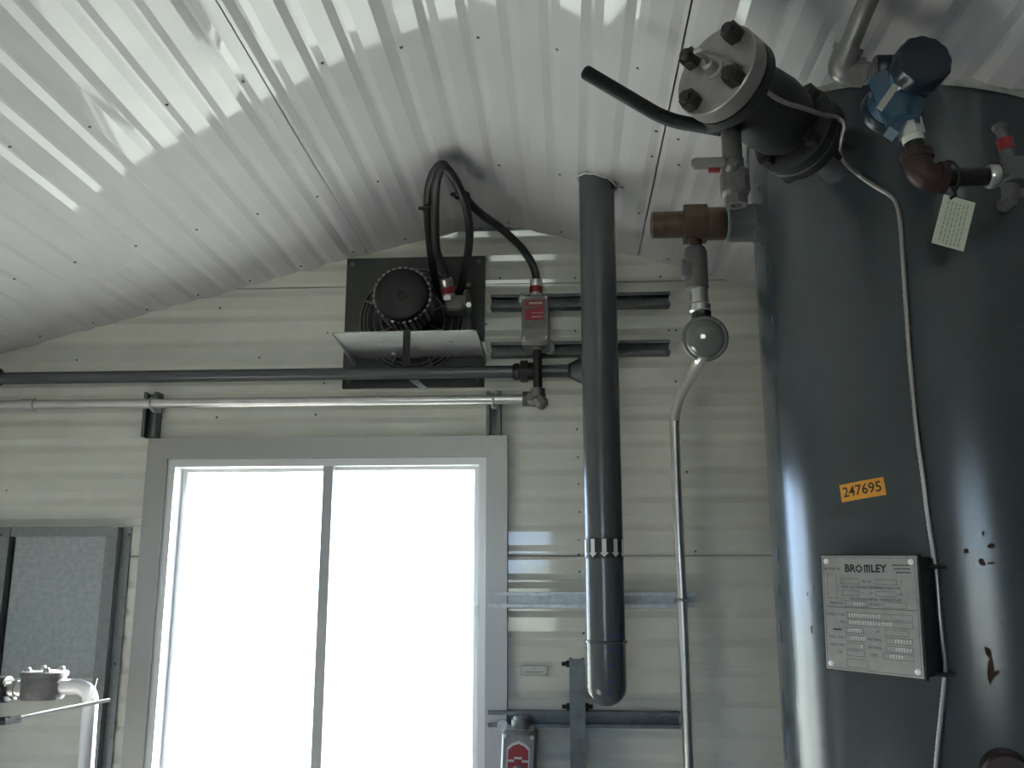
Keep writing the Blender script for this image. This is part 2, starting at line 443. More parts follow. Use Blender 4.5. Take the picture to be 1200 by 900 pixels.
panels = [ceiling_panel(XL - .02, SC - .003, .003), ceiling_panel(SC, SA - .003, .0), ceiling_panel(SA, SB - .003, -.003), ceiling_panel(SB, SD - .003, .001), ceiling_panel(SD, XR + .02, .0)]
# screw heads
scr = MB(); scr.lathe([(.0036, 0), (.0036, .001), (.0025, .0025), (.001, .003)], (0, 0, 0), (0, 0, 1), 8)
sme = bpy.data.meshes.new('screw'); sme.from_pydata([tuple(p) for p in scr.v], [], scr.f); sme.materials.append(M['screw'])
for p in sme.polygons: p.use_smooth = True
sme.set_sharp_from_angle(angle=.6)
def screw(loc, nrm, parent):
    o = link('screw', sme, Vector(loc), parent)
    o.rotation_mode = 'QUATERNION'; o.rotation_quaternion = Vector(nrm).to_track_quat('Z', 'Y'); return o
def panel_at(x):
    return panels[0 if x < SC else 1 if x < SA else 2 if x < SB else 3 if x < SD else 4]
for yrow in (1.645, 2.20, 2.60):
    for k in range(-7, 8):
        x = -0.475 + k * CP * 2
        if XL + .05 < x < .45:
            nn = roof_n(x); screw(Vector((x, yrow + random.uniform(-.01, .01), roof(x))) - nn * .0015, -nn, panel_at(x))
for x, y in ((.203, 1.869), (.266, 1.997), (.251, 1.88), (.204, 1.99), (.245, 2.32), (.20, 2.325)):
    nn = roof_n(x); screw(Vector((x, y, roof(x))) - nn * .001, -nn, panel_at(x))
for px, py in ((676, 503), (677, 536), (678, 567), (679, 600), (678, 633), (678, 650), (679, 670), (684, 742), (815, 646), (805, 553),
               (586, 326), (674, 326), (774, 324), (570, 380), (674, 388), (784, 387), (792, 387), (792, 447), (8, 575), (258, 361), (384, 390),
               (304, 419), (380, 449), (254, 489), (370, 486), (90, 422), (612, 395)):
    q = at(px, py, YF + .004); screw(q, (0, -1, 0), wall_far)

# ------------------------------------------------------------------ window
win = tag(link('window_1', None, Vector(((WX0 + WX1) / 2, YF, WZ0))), kind='structure')
def win_part(name, a, b, m, par=win):
    mb = MB(); mb.box2(a, b); return mb.build(name, m, par)
yc0, yc1 = YF - .022, YF + .016
def casing(poly, name):
    mb = MB(); mb.prism(poly, (0, yc0, 0), X3, Z3, Y3 * (yc1 - yc0)); return mb.build(name, 'alu', win)
casing([(WX0, WZ0), (HX0, HZ0), (HX0, HZ1), (WX0, WZ1)], 'casing')
casing([(WX1, WZ0), (WX1, WZ1), (HX1, HZ1), (HX1, HZ0)], 'casing')
casing([(WX0, WZ1 + .0005), (HX0, HZ1 + .0005), (HX1, HZ1 + .0005), (WX1, WZ1 + .0005)], 'casing')
casing([(WX0, WZ0), (WX1, WZ0), (HX1, HZ0), (HX0, HZ0)], 'casing')
fw = .022
win_part('frame_jamb', (HX0, YF - .012, HZ0), (HX0 + fw, YF + .10, HZ1), 'aluframe')
win_part('frame_jamb', (HX1 - fw, YF - .012, HZ0), (HX1, YF + .10, HZ1), 'aluframe')
win_part('frame_head', (HX0 + fw, YF - .012, HZ1 - fw), (HX1 - fw, YF + .10, HZ1), 'aluframe')
win_part('frame_sill', (HX0 + fw, YF - .012, HZ0), (HX1 - fw, YF + .10, HZ0 + fw), 'aluframe')
xm = at(386, 560, YF + .03).x
def sash(x0, x1, y, name):
    mb = MB(); t = .016; z0, z1 = HZ0 + fw, HZ1 - fw
    mb.box2((x0, y, z0), (x0 + t, y + .02, z1)); mb.box2((x1 - t, y, z0), (x1, y + .02, z1))
    mb.box2((x0 + t, y, z1 - t * .6), (x1 - t, y + .02, z1)); mb.box2((x0 + t, y, z0), (x1 - t, y + .02, z0 + t))
    s_ = mb.build(name, 'aluframe', win)
    p = MB(); p.box2((x0 + t, y + .009, z0 + t), (x1 - t, y + .012, z1 - t * .6)); p.build('pane', 'glass', s_)
    return s_
sash(HX0 + fw, xm + .014, YF + .045, 'sash'); sash(xm - .014, HX1 - fw, YF + .022, 'sash')
win_part('mullion', (at(379, 560, YF).x, YF - .004, HZ0 + fw), (at(390.5, 560, YF).x, YF + .021, HZ1 - fw), 'alu')
mb = MB(); mb.box2((HX1 - .030, YF + .005, 1.47), (HX1 - .018, YF - .016, 1.50)); mb.build('latch', 'aluframe', win)

# ------------------------------------------------------------------ strut channels
def strut_prof(w=.041, d=.041, t=.0025, lip=.0095, ret=.007):
    h = w / 2     # x across, y depth from the back (0) to the open face (d)
    return [(-h, 0), (h, 0), (h, d), (h - lip, d), (h - lip, d - ret), (h - lip + t, d - ret), (h - lip + t, d - t), (h - t, d - t), (h - t, t),
            (-h + t, t), (-h + t, d - t), (-h + lip - t, d - t), (-h + lip - t, d - ret), (-h + lip, d - ret), (-h + lip, d), (-h, d)]
def strut(name, a, b, across, out, label, group, d=.041, m='galv_dark', flip=False):
    a = Vector(a); b = Vector(b); mb = MB()
    pr = strut_prof(d=d)
    if flip: pr = [(x, d - y) for x, y in pr][::-1]
    mb.prism(pr, a, across, out, b - a)
    o = mb.build(name, m, smooth=0)
    return tag(o, label, 'strut', group)
WF = YF + .002     # rib crest of the wall
SG = 'galvanised strut channels on the far wall'
def hstrut(px0, px1, py, label, m='galv_dark'):
    p = at(px0, py, WF - .03); q = at(px1, py, WF - .03); z = (p.z + q.z) / 2
    o = strut('strut_channel', (p.x, WF, z), (q.x, WF, z), Z3, -Y3, label, SG, m=m)
    for x in (p.x + .035, q.x - .035):
        b = MB(); hexnut(b, (x, WF - .0025, z), (0, -1, 0), .007, .006); b.build('bolt', 'screw', o)
    return z
zs1 = hstrut(575, 785, 352.5, 'top horizontal strut channel behind the red-labelled disconnect box')
zs2 = hstrut(575, 785, 408.5, 'horizontal strut channel crossing under the bottom of the red-labelled disconnect box')
zs3 = hstrut(573, 815, 703, 'long strut channel at mid height ending past the thin wall conduit', m='galv')
zs4 = hstrut(572, 797, 843, 'lowest horizontal strut channel behind the bolted upright post')
def vstrut(px, py0, py1, label):
    p = at(px, py0, WF - .03); q = at(px, py1, WF - .03)
    return strut('strut_channel', (p.x, WF, q.z), (p.x, WF, p.z), X3, -Y3, label, SG)
vstrut(179, 460, 512, 'short upright strut channel over the left corner of the window')
vstrut(578.5, 459, 510, 'short upright strut channel over the right corner of the window')
# upright post, closed back towards the room
pp = at(676, 772, WF - .085); pX, pZ = pp.x, pp.z
post = strut('strut_channel', (pX, WF - .0435, 0), (pX, WF - .0435, pZ), X3, -Y3, 'upright strut post bolted in front of the lowest channel, beside the riser bottom', SG, flip=True, d=.048, m='galv_dark')
for px, py, sx in ((668, 778, -1), (668, 828, -1), (688, 828, 1)):
    q = at(px, py, WF - .07); b = MB(); x = pX + sx * .0205
    b.cyl((x, q.y, q.z), (x + sx * .02, q.y, q.z), .0055, 10); hexnut(b, (x, q.y, q.z), (sx, 0, 0), .010, .008); b.build('bolt', 'bolt', post)

# ------------------------------------------------------------------ tank
tz1 = 2.80
mb = MB(); NT = 96
mb.lathe([(TR - .01, 0.12), (TR, 0.14), (TR, tz1)], (TCX, TCY, 0), (0, 0, 1), NT)
mb.lathe([(TR * .8, 0), (TR * .8, .13)], (TCX, TCY, 0), (0, 0, 1), 48)
tank_root = thing('pressure_tank', (TCX, TCY, 0), 'large upright blue-grey painted steel tank rising through the ceiling', 'tank')
tank = mb.build('shell', 'tank', tank_root, smooth=12)
def on_tank(px, py, roll=0.0):
    q, n_ = tank_hit(px, py); return wrap(TCX, TCY, TR, math.atan2(n_.y, n_.x), q.z, roll)
def tank_marks(name, m, lst):
    for px, py, r1, r2, roll in lst:
        b = MB(); slab_patch(b, on_tank(px, py, roll), blob(r1, r2), 0.0001, 0.0006); b.build(name, m, tank, smooth=0)
tank_marks('rust_patch', 'rust', [(1158, 764, .004, .008, .2), (1161, 786, .005, .018, -.1), (1166, 790, .003, .009, -.9), (978, 601, .0035, .003, 0), (974, 605, .002, .002, 0), (981, 596, .002, .004, .3),
    (951, 738, .002, .006, 0), (953, 690, .001, .004, 0), (946, 696, .001, .003, 0), (1151, 659, .004, .006, .3), (1162, 640, .006, .0035, .2), (1152, 625, .0015, .004, 0), (1132, 646, .004, .004, .5),
    (1162, 660, .005, .002, .1), (1175, 730, .003, .002, 0), (1144, 845, .002, .002, 0), (972, 458, .001, .002, 0), (908, 456, .001, .004, .2)])
tank_marks('paint_mark', 'blue_mark', [(899, 314, .004, .007, 0), (900, 333, .004, .007, 0), (902, 352, .004, .008, 0), (905, 374, .005, .008, 0), (891, 262, .004, .006, 0), (892, 285, .004, .006, 0),
    (889, 222, .004, .006, 0), (911, 650, .010, .012, 0), (913, 692, .003, .010, 0), (915, 740, .003, .02, 0), (918, 820, .002, .02, 0), (920, 870, .003, .03, 0)])
# ragged edge of the ceiling sheet where the tank goes through
mb = MB(); n = 80; vs_ = []; random.seed(3); hgt = [random.uniform(.002, .007) for _ in range(n)]
for i in range(n):
    a = 2 * math.pi * i / n; h = (hgt[i] + hgt[(i + 1) % n]) / 2
    for k, (rr, dz) in enumerate(((.012, .012), (.010, -h * .5), (.004, -h))):
        x = TCX + (TR + rr) * math.cos(a); y = TCY + (TR + rr) * math.sin(a)
        vs_.append((x, y, roof(x) + dz))
mb.add(vs_, [(i * 3 + k, ((i + 1) % n) * 3 + k, ((i + 1) % n) * 3 + k + 1, i * 3 + k + 1) for i in range(n) for k in range(2)])
mb.build('cut_edge', 'cut', ceiling, smooth=60)
# low coupling on the shell, seen at the bottom edge of the picture
q, nn = tank_hit(1178, 905)
mb = MB(); mb.lathe([(.034, -.01), (.034, .05), (.030, .055), (.020, .055), (.020, .03)], q, nn, 24); mb.build('coupling', 'copper', tank_root)

# orange number sticker
st = thing('number_sticker', tank_hit(1010, 575)[0], 'orange sticker with the number 247695 on the tank', 'sticker')
f = on_tank(1010, 574, math.radians(5))
mb = MB(); pts_w = .080; pts_h = .029
vs_ = []; fs_ = []; nx = 8
for off in (.0002, .0009):
    for j in (-1, 1):
        for i in range(nx + 1): vs_.append(f((-pts_w / 2 + pts_w * i / nx, j * pts_h / 2), off))
m_ = nx + 1
for i in range(nx):
    fs_ += [(2 * m_ + i, 2 * m_ + i + 1, 3 * m_ + i + 1, 3 * m_ + i), (i, i + 1, 2 * m_ + i + 1, 2 * m_ + i), (m_ + i, 3 * m_ + i, 3 * m_ + i + 1, m_ + i + 1)]
mb.add(vs_, fs_); mb.build('backing', 'orange', st)
tv, tf = text_geo('247695', .0235, bold=.0003)
mb = MB(); mb.add([f(p, .0011) for p in tv], tf); mb.build('digits', 'ink', st, smooth=0)

# nameplate on its stand-off bracket
q, nn = tank_hit(1036, 719)
nn = (Matrix.Rotation(math.radians(-5), 3, 'Z') @ nn)
u = Vector((-nn.y, nn.x, 0)); v = Z3.copy()
rl = math.radians(-1.5); u, v = u * math.cos(rl) + v * math.sin(rl), v * math.cos(rl) - u * math.sin(rl)
npz = q + nn * .038
PW, PH = .164, .178
npl = thing('nameplate', q, 'etched steel maker nameplate on a dark stand-off bracket on the tank', 'nameplate')
mb = MB(); mb.box(q + nn * .008, (PW - .004, .056, PH - .004), (u, nn, v)); mb.box(npz - nn * .003, (PW + .006, .006, PH + .006), (u, nn, v)); mb.build('bracket', 'valve', npl)
mb = MB(); mb.box(npz + nn * .001, (PW, .002, PH), (u, nn, v)); plate = mb.build('plate', 'plate', npl)
F0 = flat(npz + nn * .002, u, v, nn)
for sx in (-1, 1):
    for sz in (-1, 1):
        mb = MB(); mb.lathe([(.0045, 0), (.0045, .001), (.002, .0025)], F0((sx * (PW / 2 - .009), sz * (PH / 2 - .009))), nn, 10); mb.build('rivet', 'stamp', npl)
def outline(mb, x0, y0, x1, y1, t=.0005):
    for a, b, c, d in ((x0, y0, x1, y0 + t), (x0, y1 - t, x1, y1), (x0, y0, x0 + t, y1), (x1 - t, y0, x1, y1)):
        mb.add([F0((a, b), .0003), F0((c, b), .0003), F0((c, d), .0003), F0((a, d), .0003)], [(0, 1, 2, 3)])
ink = MB(); lines = MB(); stmp = MB()
def npt(s, x, y, size, dst=None, bold=0.0, align='CENTER'):
    tv, tf = text_geo(s, size, align, bold); (dst if dst is not None else ink).add([F0((p.x + x, p.y + y), .0004) for p in tv], tf)
npt('BR', -.0305, .069, .0165, bold=.0005); npt('LEY', .0190, .069, .0165, bold=.0005)
for x0, y0, x1, y1 in ((-.0055, .0632, -.0033, .0750), (-.0016, .0632, .0008, .0750), (.0025, .0632, .0047, .0750), (-.0055, .0726, .0047, .0750)):
    ink.add([F0((x0, y0), .0004), F0((x1, y0), .0004), F0((x1, y1), .0004), F0((x0, y1), .0004)], [(0, 1, 2, 3)])
# diamond emblem in place of the letter O
dm = [(-.0145 + .0075 * math.cos(math.pi / 2 * i), .069 + .0075 * math.sin(math.pi / 2 * i)) for i in range(4)]
for i in range(4):
    a = Vector(dm[i]); b = Vector(dm[(i + 1) % 4]); c = Vector((-.0145, .069)); a = a.lerp(b, .06); b = b.lerp(a, .06)
    ink.add([F0(a, .0004), F0(b, .0004), F0(b.lerp(c, .45), .0004), F0(a.lerp(c, .45), .0004)], [(0, 1, 2, 3)])
npt('CERTIFIED BY', -.064, .068, .0052)
def np_dashes(x0, x1, y, h=.0014):
    x = x0
    while x < x1 - .001:
        l = min(random.uniform(.0012, .004), x1 - x); ink.add([F0((x, y - h), .0004), F0((x + l, y - h), .0004), F0((x + l, y + h), .0004), F0((x, y + h), .0004)], [(0, 1, 2, 3)]); x += l + .0009
for i in range(3): np_dashes(.042 + i * .003, .072, .075 - i * .0055, .0009)
np_dashes(-.066, -.051, -.0265)
outline(lines, -PW / 2 + .003, -PH / 2 + .003, PW / 2 - .003, PH / 2 - .003)
outline(lines, -PW / 2 + .006, .008, PW / 2 - .006, .0088)
outline(lines, -.073, .022, -.056, .060)
for x0, y0, x1, y1 in ((-.048, .045, -.016, .053), (.012, .045, .048, .053), (-.046, .027, -.016, .035), (.012, .027, .046, .035), (-.042, .010, -.002, .019), (.024, .010, .062, .019),
                       (-.040, -.008, .070, .001), (-.040, -.019, .070, -.010), (-.044, -.031, -.012, -.022), (.024, -.031, .062, -.022), (-.044, -.043, -.012, -.034), (.024, -.043, .068, -.034),
                       (-.044, -.055, -.012, -.046), (.024, -.055, .068, -.046), (-.044, -.066, -.012, -.057), (.018, -.066, .068, -.057), (-.044, -.083, -.008, -.070)):
    outline(lines, x0, y0, x1, y1)
npt('PSI  AT', -.002, .049, .0052); npt('F', .056, .049, .0052); npt('MAX ALLOWABLE WORKING PRESSURE', .004, .040, .0056)
npt('F', -.010, .031, .0052); npt('AT', .004, .031, .0052); npt('PSI', .054, .031, .0052); npt('MIN DESIGN METAL TEMPERATURE', .010, .022, .0056)
npt('SERIAL NO', -.058, .0145, .0052); npt('YR BUILT', .011, .0145, .0052)
for s, x, y in (('MODEL TYPE', -.060, -.0035), ('TAG', -.048, -.0145), ('SHELL THK', -.060, -.0385), ('HEAD THK', -.060, -.0505), ('CA', -.055, -.0615),
                ('AT', .012, -.0265), ('MATERIAL', .006, -.0385), ('MATERIAL', .006, -.0505), ('SIZE', .004, -.0615)):
    npt(s, x, y, .0054)
random.seed(11)
for x, y, k in ((-.036, -.0035, 12), (-.036, -.0145, 16), (-.038, -.0265, 5), (-.036, -.0385, 6), (-.018, -.0505, 1), (.040, -.0385, 6), (.040, -.0505, 6), (.030, -.0615, 5), (-.026, .0145, 4)):
    for i in range(k):     # illegible bright punch marks
        xx = x + i * .0046; h = random.choice((.0022, .003, .0028)); 
        stmp.add([F0((xx, y - h), .0005), F0((xx + .0011, y - h), .0005), F0((xx + .0011, y + h), .0005), F0((xx, y + h), .0005)], [(0, 1, 2, 3)])
        if random.random() < .6: stmp.add([F0((xx, y + h - .001), .0005), F0((xx + .003, y + h - .001), .0005), F0((xx + .003, y + h), .0005), F0((xx, y + h), .0005)], [(0, 1, 2, 3)])
for m_, nm_, mt_ in ((ink, 'lettering', 'ink'), (lines, 'form_lines', 'ink'), (stmp, 'stamped_marks', 'stamp')): tag(m_.build(nm_, mt_, plate, smooth=0), kind='stuff')

# ------------------------------------------------------------------ riser pipe
RYc = 2.205; RR = .0445
rt = at(699, 300, RYc); rb = at(711, 700, RYc); rX = (rt.x + rb.x) / 2
zcap = at(712, 829, RYc - .02).z; zweld = at(711, 753, RYc - RR).z
riser = thing('riser_pipe', (rX, RYc, zcap), 'thick grey vertical riser pipe with arrow band and rounded bottom cap', 'pipe')
mb = MB(); mb.lathe([(RR, zweld), (RR, 2.72)], (rX, RYc, 0), (0, 0, 1), 40); pipe_o = mb.build('pipe', 'riser', riser)
mb = MB(); capz = zweld - zcap
prof = [(.004, zcap)] + [(RR * math.sin(math.pi / 2 * t), zcap + .042 * (1 - math.cos(math.pi / 2 * t))) for t in (.2, .4, .6, .75, .88, 1)] + [(RR, zweld)]
mb.lathe(prof, (rX, RYc, 0), (0, 0, 1), 40); cap_o = mb.build('end_cap', 'riser', riser)
mb = MB(); mb.tube([(rX + (RR + .001) * math.cos(2 * math.pi * i / 48), RYc + (RR + .001) * math.sin(2 * math.pi * i / 48), zweld + .0008 * math.sin(i * 2.1)) for i in range(48)], .0035, 8, closed=True); mb.build('weld_bead', 'riser', riser)
za, zb = at(710, 654, RYc - RR).z, at(710, 630, RYc - RR).z
a0 = -math.pi / 2 + .03
f = wrap(rX, RYc, RR, a0, (za + zb) / 2); bh = zb - za; per = .0272
mb = MB(); mb.lathe([(RR + .0002, za), (RR + .0008, za + .0003), (RR + .0008, zb - .0003), (RR + .0002, zb)], (rX, RYc, 0), (0, 0, 1), 48, caps=False); band = mb.build('arrow_band', 'ink', riser)
for i in range(-3, 4):
    cx = (i - .10) * per; w1 = .0050; w2 = .0100; t = bh * .5 - .0025
    pl = [(cx - w1, t), (cx - w1, -t + .010), (cx - w2, -t + .010), (cx, -t), (cx + w2, -t + .010), (cx + w1, -t + .010), (cx + w1, t)]
    mb = MB(); slab_patch(mb, f, pl[::-1], .0008, .0014); mb.build('arrow', 'white', band, smooth=0)
for px, py in ((714, 746), (715, 762), (715, 780), (714, 798), (714, 812)):
    q = at(px, py, RYc - RR); a = math.asin(max(-1, min(1, (q.x - rX) / RR))) - math.pi / 2
    mb = MB(); slab_patch(mb, wrap(rX, RYc, RR, a, q.z), blob(.0065, .0055, 9, .15), .0002, .0012); mb.build('paint_dot', 'blue_mark', pipe_o if py < 752 else cap_o, smooth=0)
for px, py, w in ((722, 745, .002), (727, 745, .004), (707, 745, .002), (706, 762, .002), (722, 763, .003), (727, 764, .004)):
    q = at(px, py, RYc - RR); a = math.asin(max(-1, min(1, (q.x - rX) / RR))) - math.pi / 2
    mb = MB(); slab_patch(mb, wrap(rX, RYc, RR, a, q.z), blob(w, .007, 8, .2), .0002, .001); mb.build('paint_dash', 'blue_mark', pipe_o if py < 752 else cap_o, smooth=0)
# ragged ceiling hole rim
mb = MB(); random.seed(5); pth = []
for i in range(36):
    a = 2 * math.pi * i / 36; r = RR + .005 + random.uniform(0, .003); x = rX + r * math.cos(a)
    pth.append((x, RYc + r * math.sin(a), roof(x) - .002 + random.uniform(-.002, .002)))
mb.tube(pth, .0028, 6, closed=True); mb.build('cut_edge', 'pale', ceiling)

# ------------------------------------------------------------------ horizontal grey gas pipe with union
PYc = 2.585; PR = .0178
p0 = at(-60, 440.5, PYc); p1 = at(668, 437, PYc); pz = (at(50, 441, PYc).z + at(600, 437.5, PYc).z) / 2
gp = thing('branch_pipe', (p1.x, PYc, pz - PR), 'dark grey horizontal pipe running along the wall to the riser', 'pipe')
mb = MB(); mb.cyl((XL + .004, PYc, pz), (p1.x, PYc, pz), PR, 24); mb.build('pipe', 'riser', gp)
ux = at(605, 437, PYc).x; ux2 = at(626, 437, PYc).x
mb = MB(); mb.lathe([(PR + .002, -.006), (PR + .006, 0), (PR + .006, .012), (PR + .004, .014)], (ux - .004, PYc, pz), (1, 0, 0), 24)
hexnut(mb, (ux + .012, PYc, pz), (1, 0, 0), .033, .022); mb.lathe([(.026, 0), (.026, .018), (PR, .022)], (ux + .034, PYc, pz), (1, 0, 0), 24); mb.build('union', 'valve', gp)
mb = MB(); mb.lathe([(PR, 0), (PR + .004, .002), (PR + .004, .008)], (p1.x - .004, PYc, pz), (1, 0, 0), 24); mb.build('collar', 'valve', gp)
# swelling elbow that turns towards the room and meets the back of the riser
mb = MB(); el = bend_path([(p1.x + .003, PYc, pz), (rX, PYc, pz), (rX, RYc + RR - .004, pz)], .05, 10); nel = len(el)
mb.tube(el, [(.023, .041, .042, .042, .042)[min(i, 4)] for i in range(nel)], 20); mb.build('reducing_elbow', 'riser', gp)
ex = at(3, 433, PYc).x
mb = MB(); mb.lathe([(.026, -.03), (.026, .01), (PR, .014)], (ex - .015, PYc, pz + .004), (1, 0, 0), 20); mb.build('coupling', 'valve', gp)

# ------------------------------------------------------------------ electrical conduit, elbow body, nipple
KY = 2.575; KR = .0140
kz = (at(50, 471.5, KY).z + at(600, 471, KY).z) / 2; kx1 = at(615, 471, KY).x
cn = thing('wall_conduit', (kx1, KY, kz - KR), 'bright aluminium conduit running along the wall above the window', 'conduit')
mb = MB(); mb.cyl((XL + .004, KY, kz), (kx1, KY, kz), KR, 20); mb.build('conduit', 'conduit', cn)
cx = at(34, 472, KY).x
mb = MB(); mb.lathe([(KR, 0), (KR + .0045, .003), (KR + .0045, .038), (KR, .041)], (cx - .02, KY, kz), (1, 0, 0), 20); mb.build('coupling', 'conduit', cn)
for px in (178, 578):
    x = at(px, 470, KY).x; mb = MB()
    mb.tube([(x, KY + .03, kz + KR + .004)] + [(x, KY - (KR + .002) * math.sin(t), kz + (KR + .002) * math.cos(t)) for t in [math.pi * i / 10 for i in range(11)]] + [(x, KY + .03, kz - KR - .004)], .0035, 6)
    mb.box((x, WF - .043, kz), (.016, .035, .040)); mb.build('clamp', 'galv', cn)
NY = 2.535; nxp = at(630, 440, NY).x
ztop = at(630, 404, NY).z; zel = at(630, 463, NY).z
mb = MB(); ex = nxp
mb.lathe([(.019, 0), (.021, .004), (.021, .022), (.016, .024)], (nxp, NY, zel - .005), (0, 0, 1), 18)     # upper hub
mb.lathe([(.021, 0), (.021, .03), (.018, .04)], (kx1 - .006, KY - .004, kz), (1, 0, 0), 18)                  # side hub
mb.bevbox((nxp - .004, NY + .012, kz - .003), (.052, .052, .044), .012)
mb.build('elbow_body', 'cast', cn)
a = math.radians(40); u2 = Vector((math.cos(a), 0, math.sin(a))); v2 = Vector((-math.sin(a), 0, math.cos(a)))
mb = MB(); mb.bevbox((nxp + .008, NY + .004, kz - .014), (.034, .050, .040), .009, (u2, Y3, v2)); mb.build('elbow_cover', 'cast', cn)
mb = MB(); mb.cyl((nxp, NY, zel + .01), (nxp, NY, ztop + .002), .0125, 18); mb.lathe([(.0160, 0), (.0160, .012)], (nxp, NY, ztop - .016), (0, 0, 1), 18); mb.build('nipple', 'black_iron', cn)

# ------------------------------------------------------------------ disconnect box on the two upper struts
BY0, BY1 = 2.49, 2.607
bl, brr = at(611, 350, BY0).x, at(643, 350, BY0).x; bt, bb = at(626, 343, BY0).z, at(626, 402, BY0).z
bc = (bl + brr) / 2
jb = thing('disconnect_box', (bc, (BY0 + BY1) / 2, bb), 'grey cast disconnect box with a red warning label, mounted on two struts', 'switch box')
mb = MB(); mb.bevbox((bc, (BY0 + .012 + BY1) / 2, (bt + bb) / 2), (brr - bl, bt - bb, BY1 - BY0 - .012), .007, (X3, Z3, Y3)); 
mb.lathe([(.020, 0), (.018, .014)], (nxp, NY, bb - .010), (0, 0, 1), 18); mb.build('body', 'cast_light', jb)
mb = MB(); mb.bevbox((bc, BY0 + .006, (bt + bb) / 2), (brr - bl - .004, bt - bb - .012, .014), .004, (X3, Z3, Y3)); cov = mb.build('cover', 'cast_light', jb)
for sx in (-1, 1):
    for sz in (-1, 1):
        mb = MB(); mb.lathe([(.0042, 0), (.0042, .003), (.002, .004)], (bc + sx * .031, BY0 - .001, (bt + bb) / 2 + sz * (bt - bb - .030) / 2), (0, -1, 0), 10); mb.build('cover_screw', 'steel', jb)
for sx, z in ((-1, zs1), (1, zs2)):
    mb = MB(); mb.bevbox((bc + sx * (brr - bl) * .5, BY1 - .004, z), (.030, .040, .007), .008, (X3, Z3, Y3)); mb.build('mounting_lug', 'galv', jb)
def lab(name, pxa, pya, pxb, pyb, m, off=.0015, par=cov, Yp=BY0):
    a = at(pxa, pya, Yp); b = at(pxb, pyb, Yp); mb = MB()
    mb.box2((a.x, Yp - .001 - off, b.z), (b.x, Yp - .0008, a.z)); return mb.build(name, m, par)
lab('label_plate', 613.5, 350, 640, 385, 'cast', .0006)
lab('red_label', 615, 352.5, 638, 358.5, 'red'); lab('red_label', 615, 363.5, 637, 375, 'red')
a = at(615, 358.5, BY0); b = at(637, 363.5, BY0); mb = MB()
mb.prism([(a.x, b.z), (b.x, b.z), (b.x, a.z - .003), (a.x, b.z + .003)], (0, BY0 - .0025, 0), X3, Z3, Y3 * .001); mb.build('red_label', 'red', cov, smooth=0)
def print_line(pxa, pxb, py, h, par, Yp, m='white'):
    """a line of print too small to read: short bars of uneven length"""
    a = at(pxa, py, Yp); b = at(pxb, py, Yp); mb = MB(); x = a.x
    while x < b.x - .001:
        l = min(random.uniform(.002, .005), b.x - x); mb.box2((x, Yp - .0030, a.z - h / 2), (x + l, Yp - .0024, a.z + h / 2)); x += l + .0012
    return tag(mb.build('print', m, par, smooth=0), kind='stuff')
print_line(620, 636, 355.5, .006, cov, BY0, 'pale')
for y in (367, 371.5): print_line(623, 636, y, .0025, cov, BY0, 'pale')
def gland(base, axis, parent, s=1.0):
    mb = MB(); hexnut(mb, base, axis, .020 * s, .012 * s); mb.lathe([(.0165 * s, .012 * s), (.0165 * s, .020 * s)], base, axis, 18); g_ = mb.build('cable_gland', 'conduit', parent)
    mb = MB(); mb.lathe([(.0195 * s, .018 * s), (.0205 * s, .022 * s), (.0205 * s, .034 * s), (.0195 * s, .037 * s)], base, axis, 18); mb.build('gland_band', 'red', g_)
    mb = MB(); mb.lathe([(.0185 * s, .037 * s), (.0195 * s, .040 * s), (.0180 * s, .058 * s), (.0125 * s, .060 * s), (.0125 * s, .052 * s)], base, axis, 18); mb.build('gland_nut', 'conduit', g_)
    return Vector(base) + Vector(axis).normalized() * .055 * s
g_box = gland((at(628, 343, NY).x, NY, bt - .004), (0, 0, 1), jb, .95)

# ------------------------------------------------------------------ exhaust fan
FY = WF - .004      # back of the fan plate
fx0, fx1 = at(405, 380, FY).x, at(568, 380, FY).x; fz1, fz0 = at(490, 303, FY).z, at(490, 455, FY).z
fcx, fcz = at(491, 396, FY - .03).x, at(491, 390, FY - .03).z
fan = thing('exhaust_fan', ((fx0 + fx1) / 2, FY, fz0), 'black wall exhaust fan on a dark square plate with a round wire guard', 'fan')
fcx = (fx0 + fx1) / 2; fcz = (fz0 + fz1) / 2; HR = .160
# square plate with a round hole
mb = MB(); N = 48; vs_ = []; hw, hh = (fx1 - fx0) / 2, (fz1 - fz0) / 2
angs = sorted([2 * math.pi * i / 44 for i in range(44)] + [math.atan2(b_, a_) % (2 * math.pi) for a_ in (-hw, hw) for b_ in (-hh, hh)])
for yy in (FY - .012, FY):
    for i in range(N):
        t = angs[i]; c_, s_ = math.cos(t), math.sin(t)
        vs_.append((fcx + HR * c_, yy, fcz + HR * s_))
    for i in range(N):
        t = angs[i]; c_, s_ = math.cos(t), math.sin(t); k = min(hw / max(abs(c_), 1e-6), hh / max(abs(s_), 1e-6))
        vs_.append((fcx + k * c_, yy, fcz + k * s_))
fs_ = []
for i in range(N):
    j = (i + 1) % N
    fs_ += [(i, j, N + j, N + i), (2 * N + i, 3 * N + i, 3 * N + j, 2 * N + j), (N + i, N + j, 3 * N + j, 3 * N + i), (i, 2 * N + i, 2 * N + j, j)]
mb.add(vs_, fs_); mb.build('mounting_plate', 'fan_plate', fan, smooth=30)
mb = MB(); mb.lathe([(.16, 0), (.16, .001)], (fcx, FY + .0005, fcz), (0, -1, 0), 40); mb.build('dark_throat', 'fan_black', fan)
